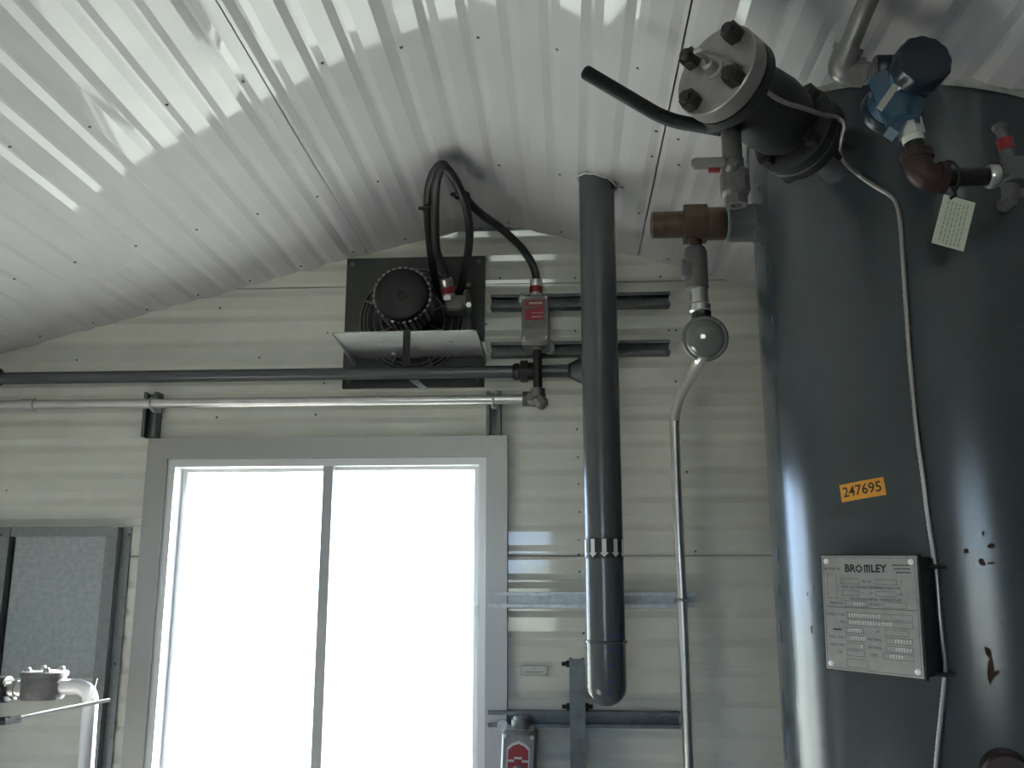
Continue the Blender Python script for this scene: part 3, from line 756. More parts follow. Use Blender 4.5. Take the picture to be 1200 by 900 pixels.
for k in range(5):
    a = 2 * math.pi * k / 5 + .3; mb = MB(); U = Vector((math.cos(a), 0, math.sin(a))); W = Vector((-math.sin(a), 0, math.cos(a)))
    pts = []
    for i in range(6):
        r = .03 + .118 * i / 5; w = .018 + .030 * i / 5
        for sgn in (-1, 1):
            pts.append(Vector((fcx, FY - .018 + sgn * w * .18, fcz)) + U * r + W * (sgn * w))
    mb.add(pts + [p - Y3 * .002 for p in pts], [(2 * i, 2 * i + 1, 2 * i + 3, 2 * i + 2) for i in range(5)] + [(12 + 2 * i, 12 + 2 * i + 2, 12 + 2 * i + 3, 12 + 2 * i + 1) for i in range(5)])
    mb.build('fan_blade', 'fan_black', fan)
GY = FY - .040
for r in (.158, .148, .136, .116, .094):
    mb = MB(); mb.tube([(fcx + r * math.cos(2 * math.pi * i / 48), GY + .012 * (r / .158) ** 3, fcz + r * math.sin(2 * math.pi * i / 48)) for i in range(48)], .0025, 6, closed=True); mb.build('guard_ring', 'wire', fan)
for k in range(8):
    a = math.pi / 4 * k + .39; mb = MB()
    mb.tube([(fcx + r * math.cos(a), y, fcz + r * math.sin(a)) for r, y in ((.05, GY - .003), (.15, GY + .006), (.166, FY - .012))], .0028, 6); mb.build('guard_spoke', 'wire', fan)
for sx in (-1, 1):
    for sz in (-1, 1):
        mb = MB(); hexnut(mb, (fcx + sx * (hw - .018), FY - .012, fcz + sz * (hh - .020)), (0, -1, 0), .007, .006); mb.build('bolt', 'screw', fan)
for px, py in ((550, 335),):
    q = at(px, py, FY - .012); mb = MB(); hexnut(mb, q, (0, -1, 0), .008, .008); mb.build('bolt', 'screw', fan)
# motor: round ribbed cap facing the room
MYf = 2.40
mc = at(470, 344, MYf); MR = .076
mb = MB(); mb.lathe([(.020, 0), (MR - .010, .001), (MR - .003, .006), (MR, .012), (MR, .026), (MR - .008, .030), (MR - .008, .105), (.064, .110), (.064, .150), (.050, .155), (.050, .20)], mc, (0, 1, 0), 40)
mot = mb.build('motor', 'fan_black', fan)
for i in range(30):
    a = 2 * math.pi * i / 30; U = Vector((math.cos(a), 0, math.sin(a))); W = Vector((-math.sin(a), 0, math.cos(a)))
    mb = MB(); mb.box(mc + U * (MR - .004) + Y3 * .058, (.018, .092, .0088), (U, Y3, W)); mb.build('motor_fin', 'fin', mot)
mb = MB(); mb.lathe([(.012, 0), (.012, .003), (.004, .004)], mc + Vector((.004, -.001, -.006)), (0, -1, 0), 16); mb.build('cap_boss', 'fan_black', mot)
# support shelf, seen from below
s_bl = at(405, 421, FY - .012); s_br = at(566, 418, FY - .012); shz = (s_bl.z + s_br.z) / 2
syf = FY - .012
q = ray(389, 391); syb = (shz - CAM_Z) * q.y / q.z
xl0 = at(389, 391, syb).x; xr0 = at(559, 390, syb).x; xmid = at(477, 400, syb).x
for x0, x1 in ((xl0, xmid + .001), (xmid + .003, xr0)):
    mb = MB(); mb.box2((x0, syb, shz), (x1, syf, shz + .004)); mb.box2((x0, syf - .004, shz), (x1, syf, shz + .045)); sh = mb.build('shelf_bracket', 'bracket', fan)
    for k, yy in ((.55, .35), (.62, .78)):
        mb = MB(); hexnut(mb, (x0 + (x1 - x0) * k, syb + (syf - syb) * yy, shz), (0, 0, -1), .006, .006); mb.build('bolt', 'steel', sh)
for x, t in ((xl0, 1), (xr0, -1)):
    mb = MB(); mb.prism([(syb, shz + .004), (syf, shz + .004), (syf, shz - .022), (syf - .02, shz - .022), (syb, shz - .006)], (x, 0, 0), Y3, Z3, X3 * (.003 * t)); mb.build('gusset', 'bracket', fan, smooth=0)
mb = MB(); mb.box2((at(472.5, 400, syb).x, syb - .004, at(477, 428, syb).z), (at(481, 400, syb).x, syb, shz + .006)); mb.build('front_strap', 'fan_black', fan)
a = at(480, 446, FY - .014); b = at(492, 455, FY - .014); mb = MB(); mb.prism([(a.x, a.z), (b.x, b.z), (b.x + .022, b.z), (a.x + .026, a.z)], (0, FY - .020, 0), X3, Z3, Y3 * .008); mb.build('bracket_foot', 'galv', fan, smooth=0)
# terminal box of the fan with its gland and back plate
TY = 2.47
ta, tb = at(519, 345, TY), at(546, 363, TY)
mb = MB(); mb.bevbox(((ta.x + tb.x) / 2, TY + .03, (ta.z + tb.z) / 2), (tb.x - ta.x - .01, ta.z - tb.z, .06), .006, (X3, Z3, Y3)); mb.build('terminal_box', 'cast_light', fan)
mb = MB(); tcx = tb.x; tz = (ta.z + tb.z) / 2 + .01
mb.lathe([(.036, 0), (.038, .003), (.038, .007), (.036, .009)], (tcx - .006, TY + .045, tz), (1, -.15, 0), 24); mb.build('terminal_cover', 'cast_light', fan)
mb = MB(); hexnut(mb, (tcx + .006, TY + .02, tz - .014), (0, -1, 0), .008, .008); mb.build('bolt', 'steel', fan)
mb = MB(); mb.box2((tcx - .012, TY + .060, shz + .008), (tcx + .006, FY - .012, tb.z + .012)); mb.build('box_arm', 'fan_plate', fan)
gax = Vector((-.10, -.55, .83)).normalized()
gb = at(526, 346, TY); g_fan = gland(Vector((gb.x, TY + .006, ta.z - .010)), gax, fan, 1.0)

def under(px, py, Y, gap=.016):
    p = at(px, py, Y)
    while p.z > roof(p.x) - gap and Y > 1.5:
        Y -= .005; p = at(px, py, Y)
    return p
# ------------------------------------------------------------------ looped cable from fan to disconnect box
cab = thing('power_cable', g_fan, 'thick black cable looped up to the ceiling between fan and disconnect box', 'cable')
pts = [g_fan - gax * .012, g_fan + gax * .03, at(512, 295, 2.34), at(510, 265, 2.28), at(510, 235, 2.22), under(512, 210, 2.15), under(519, 196, 2.12), under(528, 203, 2.14), at(539, 222, 2.20), at(548, 250, 2.27), at(550, 282, 2.36), at(545, 315, 2.46),
       at(538, 342, 2.53), at(525, 352, 2.56), at(513, 338, 2.54), at(507, 312, 2.47), at(503, 280, 2.38), at(501, 250, 2.29), at(502, 224, 2.21), under(507, 205, 2.15), under(517, 193, 2.12), under(526, 201, 2.16), at(543, 229, 2.25), at(562, 249, 2.33), at(586, 267, 2.42), at(609, 288, 2.50),
       at(622, 306, 2.53), Vector((g_box.x, g_box.y, g_box.z + .02)), Vector((g_box.x, g_box.y, g_box.z - .02))]
mb = MB(); mb.tube(smooth_path(pts, 7), .0112, 12); mb.build('cable', 'cable', cab, smooth=60)
for pxa, pya, Y, tail in ((505, 246, 2.265, (-1, 0)), (541, 229, 2.225, (-.7, -.2))):
    q = at(pxa, pya, Y); mb = MB()
    mb.tube([q + Vector((.019 * math.cos(t), .024 * math.sin(t), 0)) for t in [2 * math.pi * i / 20 for i in range(20)]], .0038, 6, closed=True)
    mb.tube([q + Vector((-.018, -.010, 0)), q + Vector((-.018 + .013 * tail[0], -.012, .013 * tail[1]))], .0045, 6); mb.build('cable_tie', 'rubber_and_shade', cab)

# ------------------------------------------------------------------ small label on the wall
a = at(610, 780, WF - .006); b = at(642, 791, WF - .006)
wl_ = thing('wall_label', ((a.x + b.x) / 2, WF, b.z), 'small pale printed label stuck on the wall beside the window', 'label')
mb = MB(); mb.box2((a.x, WF - .0075, b.z), (b.x, WF - .0015, a.z)); lo = mb.build('card', 'pale', wl_)
mb = MB(); Fl = flat(Vector(((a.x + b.x) / 2, WF - .0078, (a.z + b.z) / 2)), X3, Z3, -Y3)
w2, h2 = (b.x - a.x) / 2, (a.z - b.z) / 2
for x0, y0, x1, y1 in ((-w2, h2 - .0012, w2, h2), (-w2, -h2, w2, -h2 + .0012), (-w2, -h2, -w2 + .0012, h2), (w2 - .0012, -h2, w2, h2), (-.026, -.006, .026, -.003), (-.006, .004, .004, .006)):
    mb.add([Fl((x0, y0)), Fl((x1, y0)), Fl((x1, y1)), Fl((x0, y1))], [(0, 1, 2, 3)])
mb.build('print', 'ink_grey', wl_, smooth=0)

# ------------------------------------------------------------------ switch box at the bottom of the picture
q0 = at(607, 870, 2.50); tl = math.radians(-2.5)
ax_, az_ = Vector((math.cos(tl), 0, math.sin(tl))), Vector((-math.sin(tl), 0, math.cos(tl)))
sw = thing('selector_switch', (q0.x, 2.56, q0.z - .12), 'grey cast selector switch box with red face plate under the lowest strut', 'switch box')
topz = at(607, 856, 2.50).z
cS = Vector((q0.x, 2.55, topz - .085))
mb = MB(); mb.bevbox(cS, (.088, .17, .11), .008, (ax_, az_, Y3)); mb.build('body', 'cast_light', sw)
mb = MB(); mb.lathe([(.022, 0), (.024, .004), (.024, .020), (.019, .024), (.019, .03)], cS + az_ * .083 + Vector((.0, .0, 0)), az_, 20); mb.build('conduit_hub', 'cast_light', sw)
mb = MB(); mb.bevbox(cS - Y3 * .058, (.082, .160, .010), .005, (ax_, az_, Y3)); swc = mb.build('cover', 'cast_light', sw)
for sx in (-1, 1):
    for sz in (-1, 1):
        mb = MB(); mb.lathe([(.005, 0), (.005, .003), (.002, .004)], cS - Y3 * .063 + ax_ * (sx * .034) + az_ * (sz * .072), (0, -1, 0), 10); mb.build('cover_screw', 'steel', sw)
Fs = flat(cS - Y3 * .063, ax_, az_, -Y3)
hexp = lambda k: [(x * k, y * k) for x, y in ((-.029, -.055), (.029, -.055), (.029, .045), (.016, .056), (0, .062), (-.016, .056), (-.029, .045))]
mb = MB(); slab_patch(mb, Fs, hexp(1.0), 0, .002); mb.build('face_border', 'bracket', sw, smooth=0)
mb = MB(); slab_patch(mb, Fs, hexp(.89), .002, .0032); fpl = mb.build('red_face', 'red', sw, smooth=0)
mb = MB()
for x0, y0, x1, y1 in ((-.026, .012, -.010, .017), (.010, .012, .026, .017), (-.010, .019, .010, .024)):
    slab_patch(mb, Fs, [(x0, y0), (x1, y0), (x1, y1), (x0, y1)], .0032, .0042)
mb.build('face_marking', 'bracket', fpl, smooth=0)
mb = MB(); mb.lathe([(.013, 0), (.013, .012), (.010, .020), (.004, .024)], Fs((0, -.008), .002), (0, -1, 0), 20); mb.build('knob', 'cast_light', sw)
# ring lug beside it on the strut
q = at(589, 850, WF - .055); mb = MB(); mb.lathe([(.004, 0), (.014, 0), (.014, .006), (.004, .006)], q, (0, -1, 0), 18, caps=False)
mb.box(q + Vector((.0, .004, 0)), (.012, .008, .012)); mb.build('ground_lug', 'galv', sw)

# ------------------------------------------------------------------ left access frame with galvanised slide plate
GYf = WF - .034
x1 = at(149, 618, GYf).x; xi = at(122, 640, GYf).x; zt = at(80, 617, GYf).z
ac = thing('access_panel', (x1 - .25, WF, .55), 'galvanised metal frame with a dull sheet plate on the wall left of the window', 'access panel')
xl = XL + .02
mb = MB()
mb.box2((x1 - .030, WF - .006, .55), (x1, WF, zt)); mb.box2((x1 - .060, GYf, .55), (x1 - .026, WF, zt - .002)); mb.build('frame_stile', 'galv_frame', ac)
mb = MB(); mb.box2((xl, GYf, zt - .028), (x1 - .060, WF, zt)); mb.build('frame_rail', 'galv_frame', ac)
xs0 = at(11, 640, GYf).x
mb = MB(); mb.box2((xl, GYf - .006, .55), (xs0, WF, zt - .001)); mb.build('frame_stile', 'galv_frame', ac)
pz0, pz1 = at(70, 795, GYf).z, at(70, 628, GYf).z
mb = MB(); px0 = at(16, 640, GYf).x; px1 = at(123, 640, GYf).x
mb.box2((px0, GYf + .008, pz0), (px1, GYf + .011, pz1)); mb.box2((px0, GYf + .003, pz1 - .004), (px1, GYf + .011, pz1)); mb.build('slide_plate', 'galv_sheet', ac)
mb = MB(); mb.box2((xs0, GYf + .020, pz0), (px0 + .02, GYf + .026, zt - .03)); mb.build('painted_gap_shade', 'rubber_and_shade', ac)  # black strip stands in for the shade in the gap beside the plate
for px, py in ((146, 626), (129, 779), (3, 627)):
    q = at(px, py, GYf); mb = MB(); mb.lathe([(.005, 0), (.003, .003)], (q.x, (WF - .006) if px > 20 else GYf - .006, q.z), (0, -1, 0), 8); mb.build('screw', 'screw', ac)

# ------------------------------------------------------------------ conduit run with round cast fitting at lower left
LY = 2.05
jx0, jx1 = at(27, 806, LY).x, at(74, 806, LY).x; jr = (jx1 - jx0) / 2; jc = Vector(((jx0 + jx1) / 2, LY, 0)); jz0, jz1 = at(52, 819, LY).z, at(52, 795, LY - jr).z
lc = thing('pipe_bend', (at(108, 880, LY).x, LY, 0), 'pale conduit bending down from a round cast fitting at lower left', 'conduit')
mb = MB(); mb.lathe([(jr * .93, jz0), (jr, jz0 + .006), (jr, jz1)], jc, (0, 0, 1), 28); jbo = mb.build('fitting_body', 'cast', lc)
mb = MB(); mb.lathe([(jr + .003, jz1), (jr + .004, jz1 + .002), (jr + .004, jz1 + .009), (jr + .001, jz1 + .011)], jc, (0, 0, 1), 28); lid = mb.build('fitting_lid', 'cast', lc)
for k in range(4):
    a = math.pi / 2 * k + .62; b = jc + Vector((math.cos(a), math.sin(a), 0)) * (jr * .74)
    mb = MB(); mb.lathe([(.0075, jz1 + .010), (.0075, jz1 + .016), (.005, jz1 + .020)], b, (0, 0, 1), 10); mb.build('bolt', 'steel', lid)
jzm = (jz0 + jz1) / 2 + .002
bx = at(105, 830, LY).x
mb = MB(); mb.tube(bend_path([(jx1 - .01, LY, jzm), (bx, LY, jzm), (bx + .004, LY, jzm - .20), (bx + .004, LY, 0)], .075, 10), .0162, 18); mb.build('conduit', 'white_pipe', lc)
mb = MB(); ux0 = at(11, 815, LY).x
mb.lathe([(.015, 0), (.015, .008), (.020, .010), (.020, .018), (.016, .020), (.016, .026), (.022, .028), (.022, .040), (.017, .044), (.017, .07)], (ux0, LY - .004, jzm - .006), (1, 0, 0), 20); mb.build('union', 'steel', lc)
mb = MB(); mb.lathe([(.024, 0), (.028, .004), (.028, ux0 - XL - .006), (.024, ux0 - XL - .002)], (XL + .003, LY - .004, jzm - .006), (1, 0, 0), 20); mb.build('seal_fitting', 'valve', lc)
# thin white rod with a threaded end
r0 = at(8, 845, 1.90); r1 = at(129, 820, 2.00)
rd = thing('control_rod', r0, 'thin white rod with a nut on its end below the round fitting', 'rod')
d = (r1 - r0)
mb = MB(); mb.tube([r0 + d * .10, r0 + d * .55, r1], [.0045, .0048, .0035], 10); mb.build('rod', 'white', rd)
mb = MB(); hexnut(mb, r0 + d * .07, d, .0095, .012); mb.lathe([(.007, -.014), (.008, .012)], r0 + d * .06, d, 12); mb.build('end_nut', 'conduit', rd)
mb = MB(); mb.tube([(XL + .003, 1.89, r0.z - .005), (r0.x - .05, 1.895, r0.z - .003), r0 + d * .04], .008, 10); mb.build('rod_holder', 'bolt', rd)
wq0, wq1 = at(107, 816, LY - .02), at(114, 795, LY - .02)
mb = MB(); mb.tube([wq0, wq0.lerp(wq1, .5) + Vector((.001, 0, 0)), wq1], [.0022, .0016, .0008], 6); mb.build('tie_tail', 'white', lc)

# ------------------------------------------------------------------ relief valve train on the tank's left side
VY = 1.83
vz = at(850, 262, VY).z
rv = thing('relief_valve', (at(830, 262, VY).x, VY, vz - .03), 'tarnished bronze relief valve screwed into the side of the tank', 'valve')
X_ = lambda px, py=262, Y=VY: at(px, py, Y).x
def xcyl(name, pa, pb, r, m, par, prof=None, n=24, hexa=False):
    mb = MB(); a, b = X_(pa), X_(pb)
    if hexa: hexnut(mb, (a, VY, vz), (1, 0, 0), r, b - a)
    else: mb.lathe([(r * .94, 0), (r, .003), (r, b - a - .003), (r * .94, b - a)], (a, VY, vz), (1, 0, 0), n)
    return mb.build(name, m, par)
mb = MB(); mb.lathe([(.030, 0), (.039, .002), (.039, .045), (.043, .058), (.052, .075)], (X_(853), VY, vz), (1, 0, 0), 28); mb.build('nozzle', 'riser', tank_root)
xcyl('thread_seal', 849, 854, .031, 'green_tape', rv)
xcyl('bronze_nipple', 826, 850, .034, 'brass', rv)
xcyl('bronze_hex', 801, 828, .041, 'brass', rv, hexa=True)
mb = MB(); a, b = X_(763), X_(802); mb.lathe([(.022, .004), (.026, 0), (.028, .002), (.028, b - a)], (a, VY, vz), (1, 0, 0), 24); mb.build('bronze_body', 'brass', rv)
# outlet going down into a tee, then a round glass-faced fitting
def zpt(py, px=816, Y=VY): return at(px, py, Y).z
vx0 = X_(815, 290)
mb = MB(); mb.lathe([(.013, zpt(292)), (.013, zpt(280)), (.019, zpt(279)), (.019, zpt(270))], (X_(815, 280), VY, 0), (0, 0, 1), 18); mb.build('outlet', 'brass', rv)
fx = X_(816, 315)
sg = thing('sight_fitting', (X_(827, 398), VY, zpt(430)), 'round grey fitting with a domed glass face under the bronze valve', 'fitting')
mb = MB(); mb.lathe([(.016, zpt(340)), (.0235, zpt(338)), (.0235, zpt(297)), (.0200, zpt(291)), (.012, zpt(288))], (fx, VY, 0), (0, 0, 1), 20); mb.build('sleeve', 'cast', sg)
mb = MB(); q = at(805, 318, VY - .01); mb.bevbox(q, (.022, .036, .020), .005, (X3, Z3, Y3)); mb.cyl(q + Vector((-.004, 0, .014)), q + Vector((-.010, -.004, .024)), .004, 8); mb.build('side_lug', 'cast', sg)
sx_ = X_(820, 355)
mb = MB(); mb.lathe([(.018, zpt(367)), (.022, zpt(365)), (.022, zpt(358)), (.0185, zpt(356)), (.0175, zpt(339))], (sx_, VY, 0), (0, 0, 1), 20); mb.build('adapter', 'steel', sg)
gc = at(826, 397, VY); GR = .0465
dirc = (Vector((0, 0, CAM_Z)) - gc); gax2 = Vector((-.12, -1, -.25)).normalized()
mb = MB(); mb.lathe([(.019, zpt(380)), (.020, zpt(366))], (sx_ + .002, VY, 0), (0, 0, 1), 18); mb.build('neck', 'valve', sg)
mb = MB(); mb.lathe([(GR * .55, -.035), (GR * .9, -.024), (GR, -.012), (GR, .010), (GR * .93, .014), (GR * .82, .014)], gc, gax2, 32); mb.build('housing', 'cast', sg)
mb = MB(); mb.lathe([(GR * .84, .010)] + [(GR * .84 * math.cos(t), .012 + .016 * math.sin(t)) for t in (.25, .5, .8, 1.1, 1.4, 1.55)], gc, gax2, 32); mb.build('glass_dome', 'lens', sg, smooth=60)
# conduit from the fitting back to the wall and down
wc = thing('bent_conduit', (at(803, 890, 2.59).x, 2.59, 0), 'silver conduit bending from the glass-faced fitting down the wall', 'conduit')
q1 = at(822, 425, VY); q2 = at(800, 462, 2.22); 
w1 = at(791.5, 505, 2.592); w2 = at(806.5, 900, 2.592)
ctop = at(791, 478, 2.57)
path = [gc + Vector((0, .008, -.030)), at(819, 424, VY + .04), at(805, 449, 2.22), at(795.5, 468, 2.48), at(791.5, 486, 2.575), at(791, 510, 2.592), at(795, 620, 2.592), at(799, 700, 2.592), at(803, 800, 2.592), (w2.x + .002, 2.592, 0)]
mb = MB(); mb.tube(smooth_path(path, 8), .0136, 16); mb.build('conduit', 'conduit', wc, smooth=60)
q = at(802, 703, 2.60)
mb = MB(); mb.tube([(q.x - .022 + .0, 2.612, q.z)] + [(at(799, 703, 2.592).x - .0165 * math.cos(t), 2.592 - .0165 * math.sin(t), q.z) for t in [math.pi * i / 8 for i in range(9)]] + [(q.x + .012, 2.612, q.z)], .0045, 6)
hexnut(mb, (q.x + .014, 2.600, q.z), (1, -.3, 0), .008, .012); mb.build('pipe_clamp', 'galv', wc)

# ------------------------------------------------------------------ flanged ball valve on the tank
A = tank_hit(978, 190)[0]; B = at(838, 82, 1.335)
ax = (B - A).normalized(); LV = (B - A).length
_, fu, fv = frame_of(ax)
fvv = thing('flanged_valve', A, 'dark flanged ball valve with a bolted round blind flange, on the tank', 'valve')
def vl(name, prof, m, par=fvv, n=36): 
    mb = MB(); mb.lathe(prof, A, ax, n); return mb.build(name, m, par)
FR = .076
vl('nozzle', [(.045, -.06), (.036, .01), (.034, .03), (.034, LV - .235)], 'riser')
vl('weld_flange', [(FR * .98, LV - .250), (FR, LV - .247), (FR, LV - .230), (FR * .98, LV - .228)], 'valve')
vl('valve_flange', [(FR * .98, LV - .226), (FR, LV - .224), (FR, LV - .208), (FR * .9, LV - .204), (.052, LV - .198)], 'valve')
vl('valve_body', [(.050, LV - .200), (.060, LV - .180), (.064, LV - .140), (.060, LV - .100), (.050, LV - .070), (.048, LV - .058)], 'valve')
vl('valve_flange', [(.05, LV - .062), (FR * .97, LV - .054), (FR * .99, LV - .052), (FR * .99, LV - .034)], 'valve')
vl('gasket', [(FR * .72, LV - .034), (FR * .72, LV - .030)], 'dirt')
bf = vl('blind_flange', [(FR * .99, LV - .030), (FR, LV - .027), (FR, LV - .002), (FR * .975, LV)], 'flange')
th0 = None
# bolt directions picked so that the four nuts sit as in the photograph
best = None
def proj(p):
    d_ = Vector(p) - Vector((0, 0, CAM_Z)); w = d_.dot(FW); return 600 + FPX * d_.dot(RT) / w, 450 - FPX * d_.dot(UP) / w
for k in range(90):
    a = math.radians(k); e = 0
    for j in range(4):
        t = a + j * math.pi / 2; x, y = proj(A + ax * LV + (fu * math.cos(t) + fv * math.sin(t)) * .058)
        e += min((x - X0) ** 2 + (y - Y0) ** 2 for X0, Y0 in ((862, 36), (804, 66), (866, 96), (812, 122)))
    if best is None or e < best[0]: best = (e, a)
for j in range(4):
    t = best[1] + j * math.pi / 2; o = A + (fu * math.cos(t) + fv * math.sin(t)) * .058
    mb = MB(); hexnut(mb, o + ax * (LV - .001), ax, .0165, .020); mb.lathe([(.010, LV - .06), (.010, LV + .026), (.008, LV + .028)], o, ax, 12); mb.build('flange_bolt', 'bolt', fvv)
    o2 = A + (fu * math.cos(t) + fv * math.sin(t)) * .060
    mb = MB(); hexnut(mb, o2 + ax * (LV - .205), ax, .0165, .018); mb.lathe([(.010, LV - .275), (.010, LV - .182)], o2, ax, 12); hexnut(mb, o2 + ax * (LV - .268), ax, .0165, .018); mb.build('flange_bolt', 'bolt', fvv)
mb = MB(); mb.lathe([(.016, LV - .002), (.016, LV + .003), (.011, LV + .005), (.010, LV + .020), (.006, LV + .024)], A, ax, 16); mb.build('centre_plug', 'flange', fvv)
# lever with black grip
C = A + ax * (LV - .135)
l0 = at(832, 149, 1.50); l1 = at(782, 141, 1.52); l2 = at(687, 85, 1.47)
mb = MB(); mb.cyl(C, C + (l0 - C) * 1.0, .020, 18, .014); mb.build('stem', 'valve', fvv)
mb = MB(); mb.tube(bend_path([l0 + (l0 - l1).normalized() * .02, l1, l1.lerp(l2, .97), l2], .03, 6), [.0125] * 15 + [.0115], 14) if False else mb.tube(bend_path([l0 + (l0 - l1).normalized() * .02, l1, l2], .035, 8), .0128, 14)
mb.lathe([(.0128, 0), (.011, .004), (.006, .007)], l2, l2 - l1, 14); mb.build('lever', 'lever', fvv)
# drain valve hanging from the body
DY = 1.405
dv = thing('vent_valve', (at(858, 215, DY).x, DY, at(858, 237, DY).z), 'small bronze-grey ball valve with short steel handle hanging below the flange', 'valve')
dz = lambda py: at(858, py, DY).z
dx = at(858, 180, DY).x
mb = MB(); mb.lathe([(.0160, dz(190)), (.0160, dz(155)), (.0140, dz(153)), (.0140, dz(118))], (dx, DY, 0), (0, 0, 1), 18); mb.build('pipe_nipple', 'cast', dv)
mb = MB(); mb.bevbox((dx + .002, DY, (dz(196) + dz(234)) / 2), (.043, .043, dz(196) - dz(234)), .010); mb.lathe([(.0185, dz(198)), (.0185, dz(188)), (.015, dz(186))], (dx, DY, 0), (0, 0, 1), 6); mb.build('valve_body', 'cast', dv)
mb = MB(); mb.lathe([(.010, dz(233)), (.010, dz(241)), (.019, dz(241)), (.019, dz(231))], (dx + .002, DY, 0), (0, 0, 1), 6, caps=False); mb.build('end_nut', 'cast', dv)
hz = dz(199); hx0 = at(815, 199, DY - .02).x; hx1 = at(846, 199, DY - .02).x
mb = MB(); mb.bevbox(((hx0 + hx1) / 2, DY - .026, hz), (hx1 - hx0 + .014, .008, .017), .003); mb.build('handle', 'steel_and_highlight', dv)
mb = MB(); mb.box(((hx0 + hx1) / 2 + .008, DY - .024, hz - .010), (.018, .008, .008)); mb.build('handle_grip', 'red', dv)
mb = MB(); mb.lathe([(.012, 0), (.012, .010), (.008, .016)], (dx - .006, DY - .018, hz - .002), (0, -1, 0), 12); mb.build('handle_nut', 'cast', dv)

# ------------------------------------------------------------------ thin armoured cable over the valve and down the tank
def tk(px, py, off=.006):
    q, n_ = tank_hit(px, py, TR + off); return q
ac2 = thing('armoured_cable', tk(1108, 795), 'thin braided steel cable draped over the flange valve and down the tank', 'cable')
fc = A + ax * LV
pts = [fc + ax * .020, at(826, 68, 1.30), at(815, 60, 1.285), at(822, 59, 1.28), at(840, 63, 1.285), at(860, 71, 1.29), at(880, 86, 1.30), at(892, 99, 1.32), at(905, 112, 1.335), at(922, 121, 1.35), at(942, 127, 1.37), at(962, 134, 1.40), at(980, 138, 1.43), at(989, 146, 1.43), at(987, 160, 1.44),
       at(985, 176, 1.46), at(990, 190, 1.49), tk(1005, 204, .010), tk(1025, 218), tk(1043, 229), tk(1051, 240), tk(1055, 262), tk(1058, 300), tk(1062, 360), tk(1067, 430), tk(1074, 500), tk(1082, 560), tk(1087, 600), tk(1093, 640, .008), tk(1098, 680, .012), tk(1102, 730, .014), tk(1107, 775, .010), tk(1107, 800, .007), tk(1103, 840), tk(1099, 880), tk(1095, 940), tk(1096, 1040), tk(1096, 1040) * 1.0 + Vector((0, 0, -.35)), tk(1096, 1040) + Vector((0, 0, -.75))]
mb = MB(); sp = smooth_path(pts, 14); mb.tube(sp, [.0036 + .0006 * (i % 2) for i in range(len(sp))], 8); mb.build('braided_sheath', 'armour', ac2, smooth=80)
for px, py in ((1097, 664), (1107, 790)):
    q, n_ = tank_hit(px, py, TR + .012); tu = Vector((-n_.y, n_.x, 0)); mb = MB()
    mb.tube([q + tu * (.012 * math.cos(t)) + n_ * (.010 * math.sin(t)) for t in [2 * math.pi * i / 14 for i in range(14)]], .004, 6, closed=True)
    mb.tube([q - tu * .010, q - tu * .024 - n_ * .002], .004, 6); mb.build('cable_tie', 'rubber_and_shade', ac2)

# ------------------------------------------------------------------ pressure transmitter
PY = 1.30
cap_c = at(1078, 78, PY - .04); cap_ax = Vector((.10, -.95, .05)).normalized()
pt = thing('pressure_transmitter', at(1065, 150, PY), 'blue pressure transmitter with a dark scalloped round cap', 'transmitter')
mb = MB(); n = 24; R_ = .0395; a_, uu, vv_ = frame_of(cap_ax)
rings = [(.92, .020), (1.0, .016), (1.0, -.010), (.95, -.014)]; vs_ = []
for sc, h in rings:
    for i in range(48):
        t = 2 * math.pi * i / 48; r = R_ * sc * (1 + .025 * math.cos(12 * t)); vs_.append(cap_c + a_ * h + (uu * math.cos(t) + vv_ * math.sin(t)) * r)
mb.add(vs_, [(k * 48 + i, k * 48 + (i + 1) % 48, (k + 1) * 48 + (i + 1) % 48, (k + 1) * 48 + i) for k in range(3) for i in range(48)] + [tuple(range(48)), tuple(reversed(range(144, 192)))])
mb.build('cap', 'navy', pt)
hb = cap_c - cap_ax * .055
mb = MB(); mb.lathe([(.034, -.050), (.036, -.045), (.036, .050)], hb, cap_ax, 32); mb.build('housing', 'blue', pt)
mb = MB(); mb.lathe([(.037, 0), (.038, .002), (.038, .018), (.034, .021)], hb - cap_ax * .050, -cap_ax, 32); mb.build('rear_cap', 'navy', pt)
hexp0 = at(1062, 150, PY)
mb = MB(); dn = (at(1058, 138, PY) - hb); mb.lathe([(.030, .018), (.030, .050), (.024, .062), (.024, .075)], hb, dn, 24); 
sv = hb + dn.normalized() * .07
mb.build('neck', 'blue', pt)
mb = MB(); mb.lathe([(.022, -.045), (.025, -.040), (.025, .030), (.022, .034)], at(1047, 117, PY + .01), Vector((.35, .2, -.9)), 24); mb.build('sensor_module', 'blue', pt)
mb = MB(); mb.box(at(1049, 150, PY), (.016, .030, .024), (Vector((.8, 0, -.6)), Y3, Vector((.6, 0, .8)))); mb.build('side_lug', 'blue', pt)
mb = MB(); q = at(1040, 114, PY - .025); mb.box(q, (.010, .002, .040), (Vector((.8, 0, -.6)), Y3, Vector((.55, -.3, .75)).normalized())); mb.build('painted_highlight', 'steel_and_highlight', pt)  # pale strip stands in for a highlight on the curved blue housing
mb = MB(); mb.lathe([(.020, 0), (.022, .003), (.022, .030)], at(1024, 82, PY), at(1050, 82, PY) - at(1024, 82, PY), 20); mb.build('conduit_boss', 'navy', pt)
